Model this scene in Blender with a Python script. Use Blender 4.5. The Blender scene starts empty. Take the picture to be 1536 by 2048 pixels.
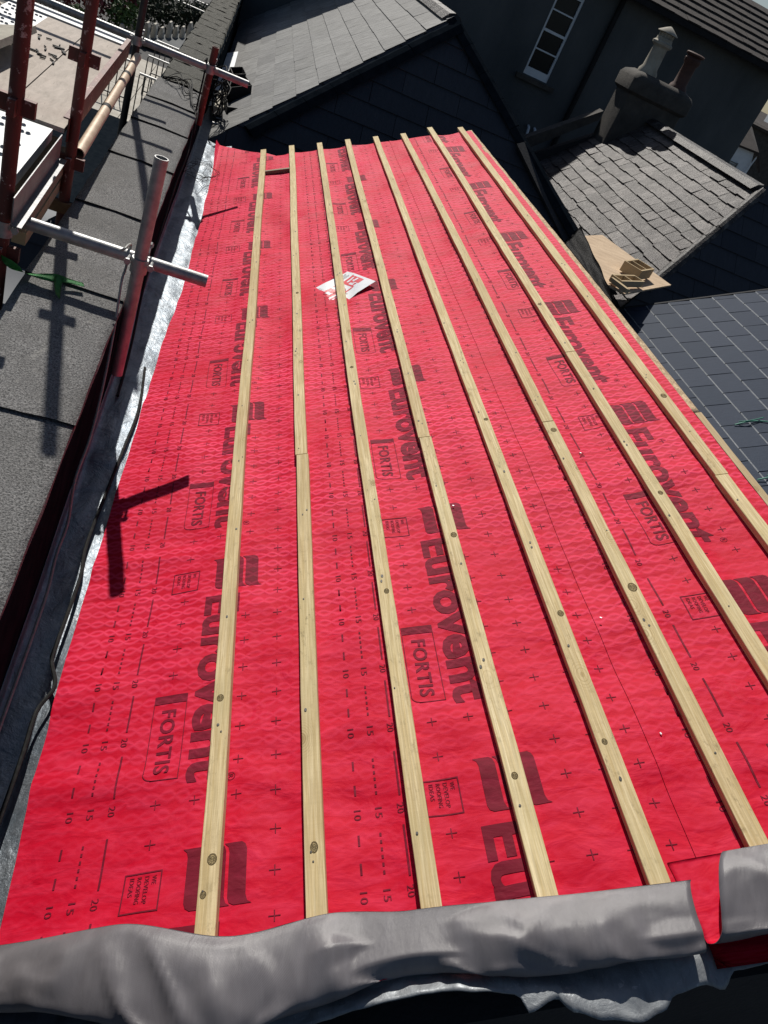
import bpy, bmesh, math, random
from mathutils import Vector, Matrix, noise
random.seed(7)
C = bpy.context.scene.collection
V = Vector
# ------------------------------------------------------------------ camera, sky, sun
cam = bpy.data.cameras.new('camera'); co = bpy.data.objects.new('camera', cam); C.objects.link(co)
Rr = ((0.9228948, 0.23084388, 0.30818223), (-0.10196989, -0.62526772, 0.77371986), (0.37130489, -0.74548734, -0.55351721))
M = Matrix([[r[0], -r[1], -r[2], 0] for r in Rr] + [[0, 0, 0, 1]])
co.matrix_world = M
cam.sensor_fit = 'VERTICAL'; cam.sensor_height = 36; cam.sensor_width = 27; cam.lens = 36 * 1530 / 2048
cam.clip_start = 0.02; cam.clip_end = 2000
sc = bpy.context.scene
sc.camera = co
S = V((-0.135, 0.715, 0.685)).normalized()
w = bpy.data.worlds.new('World'); sc.world = w; w.use_nodes = True
nt = w.node_tree
sky = nt.nodes.new('ShaderNodeTexSky'); sky.sky_type = 'NISHITA'; sky.sun_disc = False
sky.sun_elevation = math.asin(S.z); sky.sun_rotation = math.atan2(S.x, S.y)
nt.links.new(sky.outputs[0], nt.nodes['Background'].inputs[0]); nt.nodes['Background'].inputs[1].default_value = 0.05
sl = bpy.data.lights.new('sun', 'SUN'); sl.energy = 4.6; sl.angle = math.radians(0.53); sl.color = (1, 0.955, 0.88)
so = bpy.data.objects.new('sun', sl); C.objects.link(so); so.rotation_euler = S.to_track_quat('Z', 'Y').to_euler()
sc.view_settings.view_transform = 'Standard'; sc.view_settings.look = 'None'; sc.view_settings.gamma = 1
sc.view_settings.exposure = 0.05

# ------------------------------------------------------------------ frames
A27 = math.radians(27)
U = V((math.cos(A27), 0, math.sin(A27))); N = V((-math.sin(A27), 0, math.cos(A27))); Yv = V((0, 1, 0)); Zv = V((0, 0, 1)); Xv = V((1, 0, 0))
H = 1.66
def RP(u, v, h=0.0): return U * u + Yv * v + N * (h - H)
def nz(x, y, z=0.0): return noise.noise(V((x, y, z)))
def rnd(a, b): return random.uniform(a, b)

# ------------------------------------------------------------------ object helpers
def tag(o, label, cat, group=None, kind=None):
    o['label'] = label; o['category'] = cat
    if group: o['group'] = group
    if kind: o['kind'] = kind
    return o
def empty(name, loc, label, cat, group=None):
    o = bpy.data.objects.new(name, None); C.objects.link(o); o.location = loc; o.empty_display_size = 0.1
    return tag(o, label, cat, group)
def obj(name, bm, mats, parent=None, smooth=False):
    me = bpy.data.meshes.new(name)
    bmesh.ops.recalc_face_normals(bm, faces=bm.faces)
    bm.to_mesh(me); bm.free()
    for m in (mats if isinstance(mats, (list, tuple)) else [mats]): me.materials.append(m)
    if smooth:
        for p in me.polygons: p.use_smooth = True
        try: me.set_sharp_from_angle(angle=math.radians(40))
        except Exception: pass
    o = bpy.data.objects.new(name, me); C.objects.link(o)
    if parent:
        o.parent = parent; o.location = -V(parent.location) if parent.type == 'EMPTY' else V((0, 0, 0))
    return o
def BM(): return bmesh.new()
def box(bm, a, b, mi=0):
    r = bmesh.ops.create_cube(bm, size=1)
    for v in r['verts']: v.co = V([(a[i] + b[i]) / 2 + v.co[i] * (b[i] - a[i]) for i in range(3)])
    for f in {f for v in r['verts'] for f in v.link_faces}: f.material_index = mi
    return r['verts']
def obox(bm, o, ax, ay, az, mi=0):
    """box from corner o with three edge vectors"""
    vs = [bm.verts.new(o + ax * i + ay * j + az * k) for k in (0, 1) for j in (0, 1) for i in (0, 1)]
    for q in ((0, 2, 3, 1), (4, 5, 7, 6), (0, 1, 5, 4), (2, 6, 7, 3), (0, 4, 6, 2), (1, 3, 7, 5)):
        f = bm.faces.new([vs[i] for i in q]); f.material_index = mi
    return vs
def poly(bm, pts, mi=0):
    f = bm.faces.new([bm.verts.new(V(p)) for p in pts]); f.material_index = mi; return f
def prism(bm, pts, d, mi=0):
    a = [bm.verts.new(V(p)) for p in pts]; b = [bm.verts.new(V(p) + V(d)) for p in pts]; n = len(a)
    fs = [bm.faces.new(a), bm.faces.new(b[::-1])] + [bm.faces.new((a[i], b[i], b[(i + 1) % n], a[(i + 1) % n])) for i in range(n)]
    for f in fs: f.material_index = mi
def frame(d):
    d = V(d).normalized(); a = Zv if abs(d.z) < .9 else Xv
    x = d.cross(a).normalized(); return x, d.cross(x).normalized()
def ring(bm, c, x, y, r, n): return [bm.verts.new(c + x * math.cos(6.28318 * i / n) * r + y * math.sin(6.28318 * i / n) * r) for i in range(n)]
def bridge(bm, a, b, mi=0):
    n = len(a)
    for i in range(n):
        f = bm.faces.new((a[i], a[(i + 1) % n], b[(i + 1) % n], b[i])); f.material_index = mi
def pipe(bm, p, q, r, n=20, hollow=None, mi=0):
    p, q = V(p), V(q); x, y = frame(q - p)
    k = max(1, int((q - p).length / .3))
    R = [ring(bm, p.lerp(q, i / k), x, y, r, n) for i in range(k + 1)]
    for i in range(k): bridge(bm, R[i], R[i + 1], mi)
    if hollow:
        a, b = ring(bm, p, x, y, hollow, n), ring(bm, q, x, y, hollow, n)
        bridge(bm, a, b, mi); bridge(bm, R[0], a, mi); bridge(bm, R[-1], b, mi)
    else:
        bm.faces.new(R[0]).material_index = mi; bm.faces.new(R[-1]).material_index = mi
def smoothpts(pts, k=6):
    pts = [V(p) for p in pts]; P = [pts[0]] + pts + [pts[-1]]; out = []
    for i in range(1, len(P) - 2):
        for j in range(k):
            t = j / k; a, b, c, d = P[i - 1:i + 3]
            out.append(.5 * (2 * b + (c - a) * t + (2 * a - 5 * b + 4 * c - d) * t * t + (3 * b - a - 3 * c + d) * t ** 3))
    return out + [pts[-1]]
def hose(bm, pts, r, n=8, k=6):
    P = smoothpts(pts, k); prev = None; x = None
    for i, p in enumerate(P):
        d = (P[min(i + 1, len(P) - 1)] - P[max(i - 1, 0)])
        if d.length < 1e-6: d = V((0, 1, 0))
        d.normalize()
        if x is None: x, y = frame(d)
        x = (x - d * x.dot(d)); x = x.normalized() if x.length > 1e-5 else frame(d)[0]; y = d.cross(x)
        c = ring(bm, p, x, y, r, n)
        if prev: bridge(bm, prev, c)
        else: bm.faces.new(c)
        prev = c
    bm.faces.new(prev)
def lathe(bm, c, prof, n=24, axis=Zv, mi=0):
    x, y = frame(axis); prev = None
    for r, h in prof:
        k = ring(bm, V(c) + axis * h, x, y, max(r, .0005), n)
        if prev: bridge(bm, prev, k, mi)
        else: bm.faces.new(k).material_index = mi
        prev = k
    bm.faces.new(prev).material_index = mi
def grid(bm, f, nu, nv, uvf=None, mi=0):
    """f(i/nu, j/nv) -> point"""
    lay = bm.loops.layers.uv.verify() if uvf else None
    vs = [[bm.verts.new(f(i / nu, j / nv)) for j in range(nv + 1)] for i in range(nu + 1)]
    for i in range(nu):
        for j in range(nv):
            F = bm.faces.new((vs[i][j], vs[i + 1][j], vs[i + 1][j + 1], vs[i][j + 1])); F.material_index = mi; F.smooth = True
            if uvf:
                for l, (a, b) in zip(F.loops, ((i, j), (i + 1, j), (i + 1, j + 1), (i, j + 1))): l[lay].uv = uvf(a / nu, b / nv)
    return vs

# ------------------------------------------------------------------ materials
class G:
    def __init__(s, name):
        s.m = bpy.data.materials.new(name); s.m.use_nodes = True; s.t = s.m.node_tree; s.b = s.t.nodes['Principled BSDF']
    def n(s, typ, **k):
        nd = s.t.nodes.new('ShaderNode' + typ)
        for a, v in k.items(): setattr(nd, a, v)
        return nd
    def put(s, inp, v):
        if isinstance(v, bpy.types.NodeSocket): s.t.links.new(v, inp)
        elif v is not None: inp.default_value = v
    def co(s, kind='Object', scale=(1, 1, 1), loc=(0, 0, 0), rot=(0, 0, 0)):
        if kind == 'UV': c = s.n('UVMap').outputs[0]
        elif kind == 'Object': c = s.n('TexCoord').outputs['Object']
        mp = s.n('Mapping'); s.t.links.new(c, mp.inputs[0]); mp.inputs[1].default_value = loc; mp.inputs[2].default_value = rot; mp.inputs[3].default_value = scale
        return mp.outputs[0]
    def noise(s, vec, scale=5, detail=4, rough=.55, dist=0):
        nd = s.n('TexNoise'); s.put(nd.inputs['Vector'], vec); nd.inputs['Scale'].default_value = scale; nd.inputs['Detail'].default_value = detail
        nd.inputs['Roughness'].default_value = rough; nd.inputs['Distortion'].default_value = dist; return nd.outputs[0]
    def vor(s, vec, scale=5, feat='F1', rand=1):
        nd = s.n('TexVoronoi', feature=feat); s.put(nd.inputs['Vector'], vec); nd.inputs['Scale'].default_value = scale; nd.inputs['Randomness'].default_value = rand; return nd
    def ramp(s, f, stops):
        nd = s.n('ValToRGB'); s.put(nd.inputs[0], f); e = nd.color_ramp.elements
        while len(e) < len(stops): e.new(.5)
        for k, (p, c) in enumerate(stops): e[k].position = p; e[k].color = (c, c, c, 1) if isinstance(c, (int, float)) else (*c, 1)
        return nd.outputs[0]
    def mix(s, f, a, b, mode='MIX'):
        nd = s.n('Mix', data_type='RGBA', blend_type=mode); s.put(nd.inputs[0], f)
        for i, v in ((6, a), (7, b)):
            if isinstance(v, tuple): v = (*v, 1)[:4]
            s.put(nd.inputs[i], v)
        return nd.outputs[2]
    def math(s, op, a, b=None, c=None):
        nd = s.n('Math', operation=op); s.put(nd.inputs[0], a)
        if b is not None: s.put(nd.inputs[1], b)
        if c is not None: s.put(nd.inputs[2], c)
        return nd.outputs[0]
    def attr(s, name): return s.n('Attribute', attribute_name=name).outputs['Fac']
    def bump(s, h, dist=.002, st=1.0, normal=None):
        nd = s.n('Bump'); s.put(nd.inputs['Height'], h); nd.inputs['Distance'].default_value = dist; nd.inputs['Strength'].default_value = st
        if normal: s.put(nd.inputs['Normal'], normal)
        return nd.outputs[0]
    def out(s, col, rough=.7, metal=0, normal=None, spec=None, coat=None):
        if isinstance(col, tuple): col = (*col, 1)[:4]
        s.put(s.b.inputs['Base Color'], col); s.put(s.b.inputs['Roughness'], rough); s.put(s.b.inputs['Metallic'], metal)
        if normal: s.put(s.b.inputs['Normal'], normal)
        if spec is not None: s.put(s.b.inputs['Specular IOR Level'], spec)
        return s.m
def simple(name, c1, c2, scale=6, rough=.7, metal=0, bumpd=.002, bscale=60, spec=None, stretch=(1, 1, 1)):
    g = G(name); c = g.co('Object', scale=stretch); n1 = g.noise(c, scale, 6, .6); n2 = g.noise(c, bscale, 4, .6)
    col = g.mix(g.ramp(n1, [(.3, 0.), (.7, 1.)]), c1, c2)
    return g.out(col, rough, metal, g.bump(n2, bumpd), spec)
MT = {}
# red membrane: woven sheet with embossed diamond quilting
def membrane(name, base, light, printed=False):
    g = G(name); uv = g.co('UV')
    wob = g.noise(uv, 7, 3, .5)
    sp = g.n('SeparateXYZ'); g.put(sp.inputs[0], uv)
    wv = g.math('MULTIPLY', g.math('SUBTRACT', wob, .5), .05)
    a = g.math('MULTIPLY', g.math('COSINE', g.math('MULTIPLY', g.math('ADD', sp.outputs[0], wv), 6.28318 / .082)), .25); b = g.math('DIVIDE', g.math('ADD', sp.outputs[1], g.math('MULTIPLY', wv, .8)), .042)
    s1 = g.math('ABSOLUTE', g.math('SINE', g.math('MULTIPLY', g.math('ADD', a, b), 3.14159)))
    s2 = g.math('ABSOLUTE', g.math('SINE', g.math('MULTIPLY', g.math('SUBTRACT', b, a), 3.14159)))
    cell = g.math('MINIMUM', s1, s2)
    line = g.ramp(cell, [(0., 1.), (.28, .6), (.6, 0.)])
    weave = g.math('MULTIPLY', g.math('SINE', g.math('MULTIPLY', sp.outputs[0], 2600)), g.math('SINE', g.math('MULTIPLY', sp.outputs[1], 2600)))
    patch = g.noise(uv, 2.2, 3, .6); wr = g.noise(g.co('UV', scale=(5, 16, 1), rot=(0, 0, .35)), 1.6, 4, .6, .5)
    fade = g.ramp(patch, [(.32, .25), (.62, 1.)])
    near = g.n('MapRange'); g.put(near.inputs[0], sp.outputs[1]); near.inputs[1].default_value = .8; near.inputs[2].default_value = 2.4; near.inputs[3].default_value = .10; near.inputs[4].default_value = 1.
    fade = g.math('MULTIPLY', fade, near.outputs[0])
    lf = g.math('MULTIPLY', line, fade)
    col = g.mix(g.math('MULTIPLY', lf, .8 if not printed else .6), base, light)
    col = g.mix(g.math('MULTIPLY', g.ramp(wr, [(.45, 0.), (.75, 1.)]), .22), col, light)  # pale lines and wrinkles: sheen of the sheet put into the colour
    quilt = g.noise(g.co('UV', scale=(9, 14, 1), rot=(0, 0, .2)), 1.0, 3, .5, .8); q2 = g.noise(g.co('UV', scale=(3.4, 5, 1), rot=(0, 0, -.4)), 1.0, 2, .5, .6)
    hgt = g.math('ADD', g.math('MULTIPLY', lf, .55), g.math('ADD', g.math('MULTIPLY', quilt, 2.3), g.math('ADD', g.math('MULTIPLY', q2, 4.6), g.math('MULTIPLY', wr, .9))))
    nrm = g.bump(weave, .00015, .5, g.bump(hgt, .0024, 1.0))
    return g.out(col, .58, 0, nrm, .09 if not printed else .06)
MT['red'] = membrane('red_membrane', (.53, .0028, .024), (.95, .085, .19))
MT['print'] = membrane('maroon_print', (.155, .010, .022), (.46, .03, .08), True)
def greyfab():
    g = G('grey_membrane_back'); uv = g.co('UV'); sp = g.n('SeparateXYZ'); g.put(sp.inputs[0], uv)
    weave = g.math('MULTIPLY', g.math('SINE', g.math('MULTIPLY', sp.outputs[0], 2200)), g.math('SINE', g.math('MULTIPLY', sp.outputs[1], 2200)))
    n1 = g.noise(uv, 5, 5, .6, .4); n2 = g.noise(g.co('UV', scale=(16, 4, 1), rot=(0, 0, .55)), 1.6, 4, .55, .3)
    col = g.mix(n1, (.115, .106, .113), (.165, .155, .163))
    col = g.mix(g.math('MULTIPLY', g.ramp(n2, [(.45, 0.), (.7, 1.)]), .22), col, (.27, .255, .27))
    return g.out(col, .34, 0, g.bump(weave, .0002, .5, g.bump(n2, .0022, .6)), .5)
MT['grey'] = greyfab()
def timber(name, c1, c2, dark, sc_=1.0):
    g = G(name); uv = g.co('UV')
    gr = g.noise(g.co('UV', scale=(70, 1.6, 1)), 1.6, 5, .6, 1.2); fine = g.noise(g.co('UV', scale=(150, 5, 1)), 1.5, 3, .6, .4)
    saw = g.noise(g.co('UV', scale=(12, 90, 1), rot=(0, 0, .5)), 1.0, 2, .5)
    col = g.mix(g.ramp(gr, [(.36, 0.), (.62, 1.)]), c1, c2)
    col = g.mix(g.math('MULTIPLY', g.ramp(fine, [(.42, 1.), (.60, 0.)]), .45), col, tuple(x * .55 for x in c2))
    big = g.noise(uv, 2.7, 3, .55)
    col = g.mix(g.math('MULTIPLY', g.ramp(big, [(.45, 0.), (.72, 1.)]), .45), col, (.50, .44, .24))
    mould = g.noise(g.co('UV', scale=(14, 6, 1)), 3.2, 7, .75)
    sel = g.noise(uv, 1.3, 2, .5)
    col = g.mix(g.math('MULTIPLY', g.math('MULTIPLY', g.ramp(mould, [(.55, 0.), (.66, 1.)]), g.ramp(sel, [(.42, .12), (.62, 1.)])), .8), col, dark)
    # knots
    v = g.vor(g.co('UV', scale=(8, 5, 1)), 1.0); d = v.outputs['Distance']
    core = g.ramp(d, [(.055, 1.), (.085, 0.)]); rg = g.ramp(d, [(.070, 0.), (.085, 1.), (.10, .15), (.16, 0.)])
    rings = g.math('SINE', g.math('MULTIPLY', d, 160.))
    col = g.mix(g.math('MULTIPLY', rg, .75), col, (.17, .11, .045))
    col = g.mix(g.math('MULTIPLY', core, .75), col, g.mix(g.ramp(rings, [(.3, 0.), (.7, 1.)]), (.22, .13, .05), (.36, .24, .11)))
    halo = g.math('MULTIPLY', g.ramp(d, [(.10, 1.), (.34, 0.)]), g.ramp(rings, [(.3, 0.), (.9, .6)]))
    col = g.mix(halo, col, (.30, .22, .09))
    nrm = g.bump(g.math('ADD', g.math('MULTIPLY', gr, .6), g.math('ADD', g.math('MULTIPLY', saw, .35), g.math('MULTIPLY', fine, .4))), .0014, .7)
    oi = g.n('ObjectInfo').outputs['Random']; col = g.mix(g.math('MULTIPLY', oi, .45), col, g.mix(.5, col, (.36, .25, .11)))
    br = g.noise(uv, .9, 3, .6); col = g.mix(g.math('MULTIPLY', g.ramp(br, [(.45, 0.), (.7, 1.)]), .35), col, (.34, .22, .10))
    return g.out(col, .75, 0, nrm, .2)
MT['wood'] = timber('treated_batten', (.84, .70, .44), (.60, .46, .23), (.16, .13, .07))
MT['pine'] = timber('pale_pine', (.62, .50, .34), (.50, .37, .21), (.22, .16, .10))
MT['oldwood'] = timber('weathered_timber', (.34, .29, .22), (.25, .20, .15), (.10, .08, .06))
MT['nail'] = simple('nail_hole', (.02, .018, .015), (.05, .04, .03), 50, .6)
def osb():
    g = G('chipboard'); c = g.co('Object', scale=(1, 1, 1)); v = g.vor(g.co('Object', scale=(90, 45, 90)), 1.0)
    n = g.noise(c, 140, 4, .7)
    col = g.mix(v.outputs['Color'], (.36, .24, .13), (.78, .58, .36)); col = g.mix(g.ramp(n, [(.30, 0.), (.5, 1.)]), (.20, .13, .08), col)
    return g.out(col, .85, 0, g.bump(n, .004))
MT['osb'] = osb()
def felt():
    g = G('mineral_felt'); c = g.co('Object'); a = g.noise(c, 190, 3, .8); b = g.noise(c, 3.5, 5, .6); d = g.noise(c, 90, 2, .5)
    col = g.mix(g.ramp(a, [(.38, 0.), (.62, 1.)]), (.04, .04, .042), (.31, .305, .30))
    col = g.mix(g.math('MULTIPLY', g.ramp(b, [(.35, 0.), (.7, 1.)]), .5), col, (.085, .083, .078)); e = g.noise(g.co('Object', scale=(1, .5, 1)), 14, 6, .7, 1.0); col = g.mix(g.math('MULTIPLY', g.ramp(e, [(.60, 0.), (.70, 1.)]), .5), col, (.30, .29, .27))
    return g.out(col, .9, 0, g.bump(g.math('ADD', a, d), .004), .2)
MT['felt'] = felt()
def mossfelt():
    g = G('mossy_felt'); c = g.co('Object'); a = g.noise(g.co('Object', scale=(1, 2.2, 1)), 28, 8, .75); b = g.noise(c, 300, 2, .6)
    col = g.mix(g.ramp(a, [(.35, 0.), (.62, 1.)]), (.04, .04, .036), (.15, .145, .125)); col = g.mix(g.ramp(b, [(.62, 0.), (.74, 1.)]), col, (.42, .42, .38))
    return g.out(col, .9, 0, g.bump(a, .02), .2)
MT['mossfelt'] = mossfelt()
def lead(name, c1, c2, rough=.38, metal=.75, bd=.004):
    g = G(name); c = g.co('Object'); a = g.noise(c, 9, 7, .65, .6); b = g.noise(c, 60, 4, .7, .8); st = g.noise(g.co('Object', scale=(6, 1.2, 6)), 9, 5, .7)
    col = g.mix(g.ramp(a, [(.3, 0.), (.7, 1.)]), c1, c2); col = g.mix(g.math('MULTIPLY', g.ramp(st, [(.52, 0.), (.7, 1.)]), .5), col, (.10, .10, .11))
    sp = g.ramp(b, [(.30, .25), (.36, 0.)])
    col = g.mix(sp, col, (.75, .75, .75))
    r = g.ramp(b, [(.3, rough - .12), (.7, rough + .15)])
    return g.out(col, r, metal, g.bump(b, bd * .35, 1, g.bump(a, bd * 2.5)))
MT['lead'] = lead('lead_sheet', (.13, .16, .195), (.27, .295, .32), .46, .65)
MT['leadflash'] = lead('lead_flashing', (.16, .175, .19), (.26, .275, .29), .52, .4, .0018)
def slate(name, cols, rough=.6, streak=.5, scale=12, bd=.003, lichen=None, metal=0, spec=.35):
    g = G(name); r = g.attr('rnd'); c = g.co('Object')
    col = g.ramp(r, [(i / (len(cols) - 1), cc) for i, cc in enumerate(cols)])
    s_ = g.noise(g.co('UV', scale=(2.2, 9, 1)), scale * .35, 7, .7, .5); n2 = g.noise(c, scale * 6, 5, .6)
    col = g.mix(g.math('MULTIPLY', g.ramp(s_, [(.38, 1.), (.62, 0.)]), streak), col, tuple(x * .35 for x in cols[0]))
    if lichen:
        l = g.noise(c, 7, 8, .75); col = g.mix(g.math('MULTIPLY', g.ramp(l, [(.50, 0.), (.62, 1.)]), lichen[1]), col, lichen[0])
    return g.out(col, rough, metal, g.bump(g.math('ADD', s_, n2), bd), spec)
MT['fslate'] = slate('fibre_cement_slate', [(.17, .17, .17), (.27, .27, .265), (.21, .21, .205)], .75, .7, 8, .002)
MT['oldslate'] = slate('old_slate', [(.028, .023, .024), (.08, .065, .063), (.19, .168, .16), (.04, .031, .032), (.11, .094, .09)], .5, .85, 13, .008, ((.40, .375, .34), .22))
MT['newslate'] = slate('new_blue_slate', [(.028, .039, .062), (.043, .055, .082), (.034, .046, .070)], .65, .15, 14, .002, spec=.10)
MT['darkslate'] = slate('dark_slate', [(.020, .024, .034), (.034, .038, .048), (.026, .03, .04)], .6, .3, 10, .002)  # near-black: shade on the hip ends is put into the colour
MT['slateedge'] = simple('slate_edge', (.34, .36, .38), (.52, .54, .56), 40, .8)
MT['render'] = simple('grey_render', (.052, .060, .066), (.104, .110, .114), 1.1, .9, bumpd=.004, bscale=90, stretch=(1, 1, .45))
MT['chimrender'] = simple('chimney_render', (.035, .032, .029), (.085, .076, .066), 5, .9, bumpd=.006, bscale=70)
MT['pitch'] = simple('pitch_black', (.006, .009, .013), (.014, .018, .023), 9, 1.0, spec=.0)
MT['darkwall'] = simple('dark_wall', (.014, .015, .018), (.028, .028, .030), 4, .9, bumpd=.003)
MT['cream'] = simple('cream_pot', (.26, .235, .19), (.42, .39, .32), 8, .85)
MT['terra'] = simple('terracotta', (.05, .022, .018), (.09, .04, .03), 9, .75)
MT['galv'] = simple('galvanised_tube', (.22, .225, .23), (.38, .38, .375), 24, .5, .6, .001, 110)
MT['rail'] = simple('dull_steel', (.11, .11, .12), (.20, .20, .20), 14, .45, .6, .0008, 90)
def redpaint():
    g = G('chipped_red_paint'); c = g.co('Object'); a = g.noise(c, 22, 7, .7); b = g.noise(g.co('Object', scale=(1, 1, .4)), 8, 4, .6)
    col = g.mix(g.ramp(b, [(.35, 0.), (.65, 1.)]), (.07, .012, .010), (.12, .028, .018)); col = g.mix(g.ramp(a, [(.60, 0.), (.63, 1.)]), col, (.40, .30, .27)); col = g.mix(g.ramp(a, [(.28, 1.), (.40, 0.)]), col, (.07, .035, .02))
    return g.out(col, .6, .1, g.bump(a, .002))
MT['redpost'] = redpaint()
MT['rustpost'] = simple('rusty_steel', (.16, .07, .03), (.30, .17, .08), 12, .8, .2, .002, 60)
MT['tan'] = simple('tan_tube', (.42, .30, .20), (.58, .45, .33), 14, .5, .1, .001, 80)
MT['black'] = simple('black_plastic', (.008, .008, .010), (.018, .018, .02), 8, .7, spec=.2)
MT['cable'] = simple('grey_cable', (.20, .20, .18), (.32, .32, .29), 40, .5)
MT['wire'] = simple('black_wire', (.008, .008, .008), (.02, .02, .02), 40, .7, spec=.15)
MT['ply'] = simple('plywood_sheet', (.42, .30, .19), (.60, .45, .30), 5, .8, bumpd=.002, bscale=60, stretch=(1, 3, 1))
def boards():
    g = G('plywood_deck'); c = g.co('Object', scale=(1, 1, 1)); a = g.noise(g.co('Object', scale=(9, 2.0, 1)), 3, 7, .7, .6); b = g.noise(c, 2.5, 4, .6); k = g.noise(g.co('Object', scale=(30, 2, 1)), 3, 4, .6, 1.5)
    col = g.mix(g.ramp(a, [(.3, 0.), (.65, 1.)]), (.29, .245, .205), (.45, .385, .33)); col = g.mix(g.math('MULTIPLY', g.ramp(b, [(.5, 0.), (.75, 1.)]), .4), col, (.30, .22, .18))
    col = g.mix(g.ramp(k, [(.30, .6), (.36, 0.)]), col, (.14, .10, .08))
    return g.out(col, .8, 0, g.bump(a, .003))
MT['deck'] = boards()
MT['steeldeck'] = simple('galvanised_deck', (.30, .31, .32), (.44, .45, .46), 10, .55, .3, .001, 40)
MT['white'] = simple('white_paint', (.62, .66, .70), (.74, .77, .80), 6, .6)
MT['glass'] = simple('window_glass', (.008, .010, .012), (.014, .016, .018), 2, .25, 0, .0002, 3, .25)
MT['stone'] = simple('pale_stone', (.34, .31, .26), (.52, .49, .43), 3, .9, bumpd=.01, bscale=30)
MT['asphalt'] = simple('asphalt', (.035, .035, .037), (.06, .06, .06), 2, .9, bumpd=.006, bscale=80)
MT['iron'] = simple('black_iron', (.012, .012, .013), (.03, .03, .03), 20, .5, .3)
MT['strap'] = simple('green_webbing', (.03, .20, .05), (.06, .34, .09), 60, .7, bumpd=.001, bscale=400)
MT['greentie'] = simple('green_twine', (.01, .20, .13), (.02, .30, .18), 60, .6)
MT['carshade'] = simple('shaded_car_paint', (.10, .11, .13), (.13, .14, .16), 2, .7)  # white paint darkened, the car's shadow is put into the colour
MT['leaf'] = simple('leaf', (.035, .075, .02), (.09, .15, .035), 3, .6)
MT['shadeleaf'] = simple('shade_leaf', (.012, .02, .008), (.03, .045, .016), 3, .8)  # leaf green darkened: shadow is put into the colour
MT['redleaf'] = simple('red_leaf', (.10, .015, .02), (.20, .04, .04), 3, .6)
MT['moss'] = simple('moss', (.08, .09, .03), (.16, .15, .07), 20, .9)
MT['paper'] = simple('glossy_paper', (.72, .74, .78), (.82, .84, .86), 5, .35, bumpd=.001, bscale=20)
MT['redink'] = simple('red_ink', (.62, .03, .05), (.72, .06, .08), 20, .4)
MT['greyink'] = simple('grey_ink', (.20, .22, .25), (.35, .36, .38), 60, .5)
MT['shadebrown'] = simple('brown_tile', (.030, .024, .022), (.05, .04, .036), 3, .95, bumpd=.01, bscale=20)

# ------------------------------------------------------------------ ground
bm = BM(); poly(bm, [(-400, -400, -6.6), (400, -400, -6.6), (400, 600, -6.6), (-400, 600, -6.6)])
o = obj('ground', bm, MT['asphalt']); o['kind'] = 'structure'
bm = BM()
for i in range(8):
    for j in range(14):
        x0, y0 = -9.5 + i * 1.1, 23.6 + j * 1.0
        if y0 > 33: continue
        box(bm, (x0 + .01, y0 + .01, -6.64), (x0 + 1.09, y0 + .99, -6.56 + rnd(0, .012)))
o = obj('paving', bm, MT['stone']); o['kind'] = 'structure'

# ------------------------------------------------------------------ the roof being covered
ROOF_V0, ROOF_V1 = .64, 6.93
house = empty('roofed_extension', (0.9, 3.5, -6.6), 'long extension under the red membrane between the lead gutter and the slates', 'building')
bm = BM(); prism(bm, [RP(-.86, ROOF_V0, -.02), RP(1.28, ROOF_V0, -.03), RP(1.28, ROOF_V0, -.14), RP(-.86, ROOF_V0, -.14)], (0, ROOF_V1 - ROOF_V0 - .02, 0))
obj('roof_deck', bm, MT['darkwall'], house)
bm = BM(); prism(bm, [(-.06, .55, -2.16), (3.9, .55, -2.16), (3.9, .55, -6.6), (-.06, .55, -6.6)], (0, 6.3, 0))
prism(bm, [(.02, .56, -2.155), (1.86, .56, -1.10), (3.88, .56, -2.155)], (0, 6.28, 0))
obj('wall', bm, MT['darkwall'], house)

BAT = [-.447 + .2356 * k for k in range(8)]
BW, BT = .0445, .024
def disp(u, v):
    """how far the sheet sags or ripples off the rafters, in metres"""
    k = (u - BAT[0]) / .2356; fr = k - math.floor(k)
    pin = min(fr, 1 - fr) * 2
    if u < BAT[0] - .05: pin = min(1, (BAT[0] - u) / .2)
    if u > BAT[7] + .03: pin = .25
    pin = min(1, pin * 1.6)
    a = nz(u * 3.1, v * 1.7, 1.3) * .5 + nz(u * 2.0 + v * 2.0, v * 4.4 - u, 5.1) * .35 + nz(u * 6, v * 7.5, 9.) * .15
    h = -.004 + a * .028
    # long creases across the sheet
    for vc, am, sl_ in ((1.06, .010, -.12), (1.97, .008, .05), (1.5, .004, .2), (3.05, .006, .1), (4.6, .005, -.08)):
        h += am * math.exp(-((v - vc - sl_ * (u + .3)) / .035) ** 2) * (0.6 + .6 * nz(u * 2, vc * 3))
    return min(.006, h) * pin
print_cache = {}
def text_bm(txt, width, height, bold=.0):
    cu = bpy.data.curves.new('t', 'FONT'); cu.body = txt; cu.size = 1; cu.offset = bold; cu.resolution_u = 3; cu.space_character = 1.08 if txt != 'Eurovent' else 1.0
    o_ = bpy.data.objects.new('t', cu); C.objects.link(o_); dg = bpy.context.evaluated_depsgraph_get(); dg.update()
    me = bpy.data.meshes.new_from_object(o_.evaluated_get(dg)); bpy.data.objects.remove(o_)
    xs = [v.co.x for v in me.vertices]; ys = [v.co.y for v in me.vertices]
    x0, x1, y0, y1 = min(xs), max(xs), min(ys), max(ys)
    vs = [((v.co.x - x0) / (x1 - x0) * width, (v.co.y - y0) / (y1 - y0) * height) for v in me.vertices]
    fs = [tuple(p.vertices) for p in me.polygons]; bpy.data.meshes.remove(me); return vs, fs
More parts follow.
